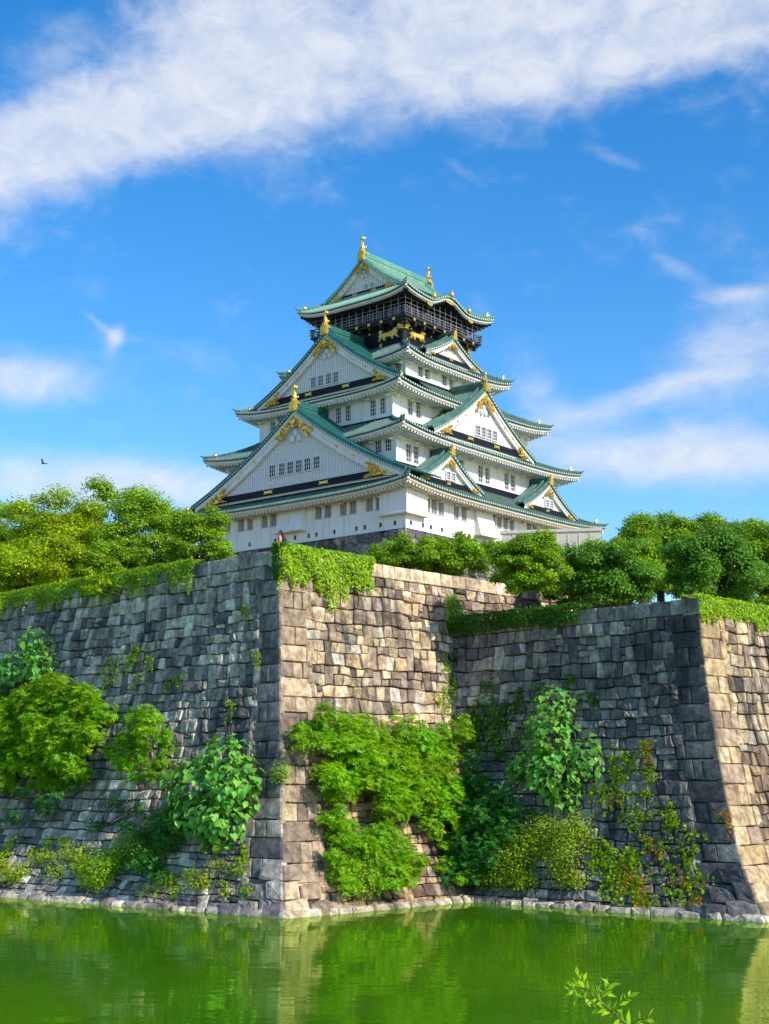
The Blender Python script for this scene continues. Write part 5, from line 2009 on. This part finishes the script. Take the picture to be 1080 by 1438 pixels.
creeper('creeper', F_AL, [(627, 930, 5, 14), (632, 950, 4, 12), (640, 965, 6, 14), (622, 965, 8, 5), (640, 1000, 6, 14), (617, 975, 6, 4), (648, 940, 3, 10), (640, 1030, 8, 14)], M['leaf_creeper'], 'thin yellow creeper on the sunlit stones at the inner corner', 65, 0.13, 50)
creeper('creeper', F_AS, [(60, 1195, 20, 8), (75, 1175, 14, 6), (180, 1170, 16, 6), (205, 1150, 10, 8), (215, 1240, 14, 6), (320, 1235, 10, 6), (335, 1205, 8, 6), (130, 1190, 12, 10), (250, 1245, 12, 5), (20, 1185, 16, 10), (345, 1190, 8, 5)], M['leaf_yellow'], 'scattered yellow-green weeds low on the shaded left wall', 66, 0.15, 45)

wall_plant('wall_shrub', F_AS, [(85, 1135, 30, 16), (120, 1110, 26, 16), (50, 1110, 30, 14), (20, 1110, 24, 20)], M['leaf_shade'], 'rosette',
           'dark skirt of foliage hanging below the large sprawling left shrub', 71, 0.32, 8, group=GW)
wall_plant('wall_shrub', F_AS, [(215, 1200, 34, 22), (190, 1180, 24, 16), (240, 1235, 26, 14)], M['leaf_mid'], 'fine',
           'green weedy bush between the tufted bush and the dark shaded shrub', 72, 0.18, 11, group=GW)
wall_plant('wall_shrub', F_AS, [(85, 1225, 18, 14), (70, 1205, 14, 10)], M['leaf_yellow'], 'fine',
           'pale yellow weeds above the footing stones at the far left', 73, 0.17, 11, group=GW)
wall_plant('wall_shrub', F_AS, [(310, 1215, 22, 10), (335, 1225, 14, 8)], M['leaf_creeper'], 'fine',
           'low yellow-brown weeds below the broad-leaved plant by the corner', 74, 0.15, 10, group=GW)
wall_plant('wall_shrub', F_AL, [(655, 1130, 16, 30), (650, 1060, 10, 30), (660, 1180, 12, 24)], M['leaf_ivy'], 'fine',
           'bright strip of foliage right in the inner corner of the two walls', 75, 0.18, 12, group=GW)
# ------------------------------------------------------------------ pale wall beside the tower
p0 = at_depth(704, 742, 160.0)
p1 = at_depth(843, 745, 158.0)
zt_ = (p0[2] + p1[2]) / 2
mb = MB()
dv = (p1 - p0) * np.array([1, 1, 0])
nv = unit(np.array([[dv[1], -dv[0], 0]]))[0]
a_, b_ = p0.copy(), p1.copy()
zb_ = 20.0
a_[2] = b_[2] = 0


def slab(mb, a, b, t0, t1, z0, z1):
    mb.hexa([a + nv * t0 + Zv * z0, b + nv * t0 + Zv * z0, b + nv * t1 + Zv * z0, a + nv * t1 + Zv * z0,
             a + nv * t0 + Zv * z1, b + nv * t0 + Zv * z1, b + nv * t1 + Zv * z1, a + nv * t1 + Zv * z1])


fence = empty('plaster_wall', tuple((a_ + b_) / 2 + Zv * 18))
tag(fence, 'long pale plaster wall in front of the right end of the white tower', 'wall')
slab(mb, a_, b_, 0, -0.35, 24.0, zt_ - 0.35)
mb.v = [tuple(np.array(v) - np.array(fence.location)) for v in mb.v]
mb.build('wall_face', M['hoarding'], fence)
mb = MB()
slab(mb, a_ - unit(dv.reshape(1, 3))[0] * 0.15, b_ + unit(dv.reshape(1, 3))[0] * 0.15, 0.14, -0.5, zt_ - 0.347, zt_)
n_ = 9
for i in range(n_):
    q = a_ + (b_ - a_) * (i + 0.02) / n_
    q2 = q + unit(dv.reshape(1, 3))[0] * 0.12
    slab(mb, q, q2, 0.05, 0.003, 24.0, zt_ - 0.36)
mb.v = [tuple(np.array(v) - np.array(fence.location)) for v in mb.v]
mb.build('wall_cap', M['hoarding'], fence)
mb = MB()
slab(mb, a_, b_, 0.25, -0.6, 17.8, 23.997)
mb.v = [tuple(np.array(v) - np.array(fence.location)) for v in mb.v]
mb.build('wall_footing', M['stone'], fence)

# ------------------------------------------------------------------ person on the rampart
def skin_person(org, rz):
    """one continuous figure grown with a skin modifier; faces local -X"""
    root = empty('person', tuple(org), rz)
    tag(root, 'person in a pink top with dark hair and a dark backpack on the rampart corner', 'person')
    J = [((0, 0, 0.93), 0.15), ((0, 0, 1.08), 0.135), ((0, 0, 1.28), 0.155), ((0, 0, 1.42), 0.12), ((-0.01, 0, 1.50), 0.058), ((-0.02, 0, 1.57), 0.065), ((-0.02, 0, 1.66), 0.10), ((-0.015, 0, 1.74), 0.085),
         ((0, 0.10, 0.86), 0.10), ((-0.03, 0.11, 0.48), 0.065), ((0.02, 0.11, 0.10), 0.045), ((-0.14, 0.12, 0.04), 0.035),
         ((0, -0.10, 0.86), 0.10), ((-0.05, -0.11, 0.48), 0.065), ((0.0, -0.11, 0.10), 0.045), ((-0.16, -0.12, 0.04), 0.035),
         ((0, 0.20, 1.40), 0.055), ((0.03, 0.25, 1.14), 0.042), ((-0.18, 0.20, 1.06), 0.032), ((-0.26, 0.18, 1.08), 0.028),
         ((0, -0.20, 1.40), 0.055), ((0.03, -0.25, 1.14), 0.042), ((-0.18, -0.20, 1.06), 0.032), ((-0.26, -0.18, 1.08), 0.028)]
    E_ = [(0, 1), (1, 2), (2, 3), (3, 4), (4, 5), (5, 6), (6, 7), (0, 8), (8, 9), (9, 10), (10, 11), (0, 12), (12, 13), (13, 14), (14, 15), (3, 16), (16, 17), (17, 18), (18, 19), (3, 20), (20, 21), (21, 22), (22, 23)]
    k0 = len(J)
    for hnd, s_ in ((19, 1), (23, -1)):                    # five fingers to a hand
        hx, hy, hz = J[hnd][0]
        for i in range(4):
            J.append(((hx - 0.05, hy + s_ * (-0.02 + 0.014 * i), hz + 0.0), 0.010))
            J.append(((hx - 0.10 + 0.006 * abs(i - 1), hy + s_ * (-0.02 + 0.016 * i), hz - 0.03), 0.008))
            E_ += [(hnd, len(J) - 2), (len(J) - 2, len(J) - 1)]
        J.append(((hx - 0.02, hy - s_ * 0.04, hz + 0.01), 0.010))
        J.append(((hx - 0.06, hy - s_ * 0.05, hz - 0.005), 0.009))
        E_ += [(hnd, len(J) - 2), (len(J) - 2, len(J) - 1)]
    me = bpy.data.meshes.new('body')
    me.from_pydata([j[0] for j in J], E_, [])
    o = link('body', me, root)
    sk = o.modifiers.new('skin', 'SKIN')
    for i, j in enumerate(J):
        me.skin_vertices[0].data[i].radius = (j[1], j[1])
        me.skin_vertices[0].data[i].use_root = (i == 0)
    sub = o.modifiers.new('sub', 'SUBSURF')
    sub.levels = sub.render_levels = 2
    m, t, b, _o = material('clothes_and_skin')
    tcn = t.new('ShaderNodeTexCoord').outputs['Object']
    s3 = t.new('ShaderNodeSeparateXYZ')
    t.l.new(tcn, s3.inputs[0])
    z = s3.outputs[2]
    top_ = t.m('GREATER_THAN', z, 0.98)
    neck = t.m('GREATER_THAN', z, 1.47)
    fore = t.m('LESS_THAN', s3.outputs[0], -0.12)
    arm = t.m('MULTIPLY', fore, t.m('GREATER_THAN', z, 0.95))
    k = t.mix(top_, (0.03, 0.035, 0.06), (0.75, 0.28, 0.30))
    k = t.mix(t.m('MAXIMUM', neck, arm), k, (0.55, 0.33, 0.24))
    t.set(b.inputs['Base Color'], k)
    b.inputs['Roughness'].default_value = 0.7
    me.materials.append(m)
    hair = MB()
    hair.ball((0.015, 0, 1.70), (0.125, 0.118, 0.125), 12, 8)
    hair.tube([(0.06, 0, 1.70), (0.10, 0, 1.56), (0.11, 0, 1.38)], [0.10, 0.09, 0.05], 8)
    hd = simple('dark_hair', (0.012, 0.010, 0.010), 0.5)
    hair.build('hair', hd, root, True)
    bag = MB()
    bag.tube([(0.19, 0, 1.02), (0.21, 0, 1.10), (0.21, 0, 1.32), (0.17, 0, 1.44)], [0.12, 0.155, 0.15, 0.08], 10)
    for s_ in (-1, 1):
        bag.tube([(0.13, s_ * 0.11, 1.40), (0.0, s_ * 0.13, 1.47), (-0.13, s_ * 0.12, 1.36), (-0.10, s_ * 0.14, 1.16), (0.13, s_ * 0.14, 1.08)], 0.022, 6)
    bag.build('backpack', simple('dark_backpack', (0.02, 0.015, 0.018), 0.7), root, True)
    face = MB()
    for s_ in (-1, 1):
        face.ball((-0.112, s_ * 0.035, 1.665), (0.012, 0.014, 0.010), 8, 6)
    face.ball((-0.118, 0, 1.60), (0.012, 0.028, 0.008), 8, 5)
    face.build('eyes_and_mouth', hd, root)
    nose = MB()
    nose.tube([(-0.105, 0, 1.66), (-0.135, 0, 1.63), (-0.11, 0, 1.618)], [0.01, 0.016, 0.012], 6)
    for s_ in (-1, 1):
        nose.ball((-0.01, s_ * 0.108, 1.645), (0.022, 0.012, 0.032), 6, 5)
    nose.build('nose_and_ears', simple('skin', (0.55, 0.33, 0.24), 0.6), root, True)
    return root


pp = at_depth(394, 757, 77.3)
skin_person((pp[0], pp[1], Z_A - 0.12), R(-8))

# ------------------------------------------------------------------ bird
bp_ = at_depth(61, 651, 130.0)
bird = MB()
bird.tube([(-0.42, 0, 0.02), (-0.30, 0, 0.03), (-0.05, 0, 0.0), (0.2, 0, 0.02), (0.36, 0, 0.05), (0.46, 0, 0.03)], [0.05, 0.06, 0.11, 0.09, 0.06, 0.01], 8)
for s_ in (-1, 1):
    root_ = [(0.16, 0.05 * s_, 0.04), (-0.16, 0.05 * s_, 0.02)]
    mid_ = [(0.20, 0.38 * s_, 0.24), (-0.18, 0.40 * s_, 0.18)]
    tip_ = [(0.02, 0.72 * s_, 0.40), (-0.22, 0.66 * s_, 0.34)]
    for A_, B_ in ((root_, mid_), (mid_, tip_)):
        lo_ = [np.array(q) - np.array([0, 0, 0.025]) for q in A_ + B_[::-1]]
        hi_ = [np.array(q) + np.array([0, 0, 0.015]) for q in A_ + B_[::-1]]
        bird.hexa(lo_ + hi_)
bird.hexa([np.array(q) for q in ((-0.38, -0.05, 0.0), (-0.38, 0.05, 0.0), (-0.68, 0.13, 0.0), (-0.68, -0.13, 0.0), (-0.38, -0.05, 0.03), (-0.38, 0.05, 0.03), (-0.68, 0.13, 0.02), (-0.68, -0.13, 0.02))])
bo = bird.build('bird', simple('black_feather', (0.012, 0.012, 0.016), 0.5), None, loc=tuple(bp_))
bo.scale = (0.68, 0.68, 0.68)
bo.rotation_euler = (R(18), R(-10), R(150))
tag(bo, 'small black bird flying above the trees on the left', 'bird')

# ------------------------------------------------------------------ sapling on the near bank
r_ = np.random.default_rng(77)
YS = 6.0
pts_px = [(x_ + 4, y_ + 10) for x_, y_ in [(940, 1500), (905, 1455), (880, 1432), (858, 1412), (838, 1395), (822, 1380), (808, 1362)]]
pts3 = [at_depth(x, y, YS + 0.05 * math.sin(i)) for i, (x, y) in enumerate(pts_px)]
foot = pts3[0] + np.array([0.25, 0.05, 0])
foot[2] = 4.12
sap = empty('sapling', tuple(foot))
tag(sap, 'thin leafy green branch rising from the near bank at the bottom right', 'branch')
mb = MB()
stem = [foot + np.array([0, 0, -0.1]), foot + np.array([-0.03, 0, 0.25])] + pts3
mb.tube([p - foot for p in stem], [0.012, 0.010, 0.008, 0.007, 0.006, 0.005, 0.004, 0.003, 0.0015], 6)
side = [(3, (-32, -6)), (4, (-30, -2)), (2, (-40, 6)), (5, (-26, 2)), (3, (20, -22)), (2, (26, -12)), (1, (28, -6)), (4, (14, -22)), (1, (-30, 4))]
tips = []
for i, (dx_, dy_) in side:
    x, y = pts_px[i]
    e = at_depth(x + dx_, y + dy_, YS + r_.uniform(-0.12, 0.12))
    m_ = at_depth(x + dx_ * 0.5, y + dy_ * 0.5 - 4, YS)
    mb.tube([pts3[i] - foot, m_ - foot, e - foot], [0.003, 0.002, 0.001], 5)
    tips.append((pts3[i], m_, e))
mb.build('stem', simple('green_stem', (0.12, 0.20, 0.02), 0.6), sap)
P, T, S = [], [], []
for a, m_, e in tips + [(pts3[i], (pts3[i] + pts3[i + 1]) / 2, pts3[i + 1]) for i in range(6)]:
    for f in np.linspace(0.15, 1.0, 5):
        p = a * (1 - f) ** 2 + 2 * m_ * f * (1 - f) + e * f * f
        for s_ in (-1, 1):
            d = (e - a) / np.linalg.norm(e - a)
            sd = np.array([-d[2], r_.normal() * 0.6, d[0]]) * s_
            t = unit((d * 0.7 + sd * 0.8 + r_.normal(0, 0.25, 3)).reshape(1, 3))[0]
            ln = r_.uniform(0.028, 0.062)
            P.append(p + t * ln * 0.5)
            T.append(t)
            S.append(ln)
P, T, S = np.array(P), np.array(T), np.array(S)
nm = unit(np.array([0, -0.5, 0.8]) + r_.normal(0, 0.5, P.shape))
nm = unit(nm - (nm * T).sum(1, keepdims=True) * T)
V, Q, C = leaf_quads(P, nm, S, S * 0.34, tones(len(P), r_, 1.0, 1.5, 0.1), r_, T, 0.35)
np_mesh('foliage', V - foot, Q, C, M['leaf_ivy'], sap)
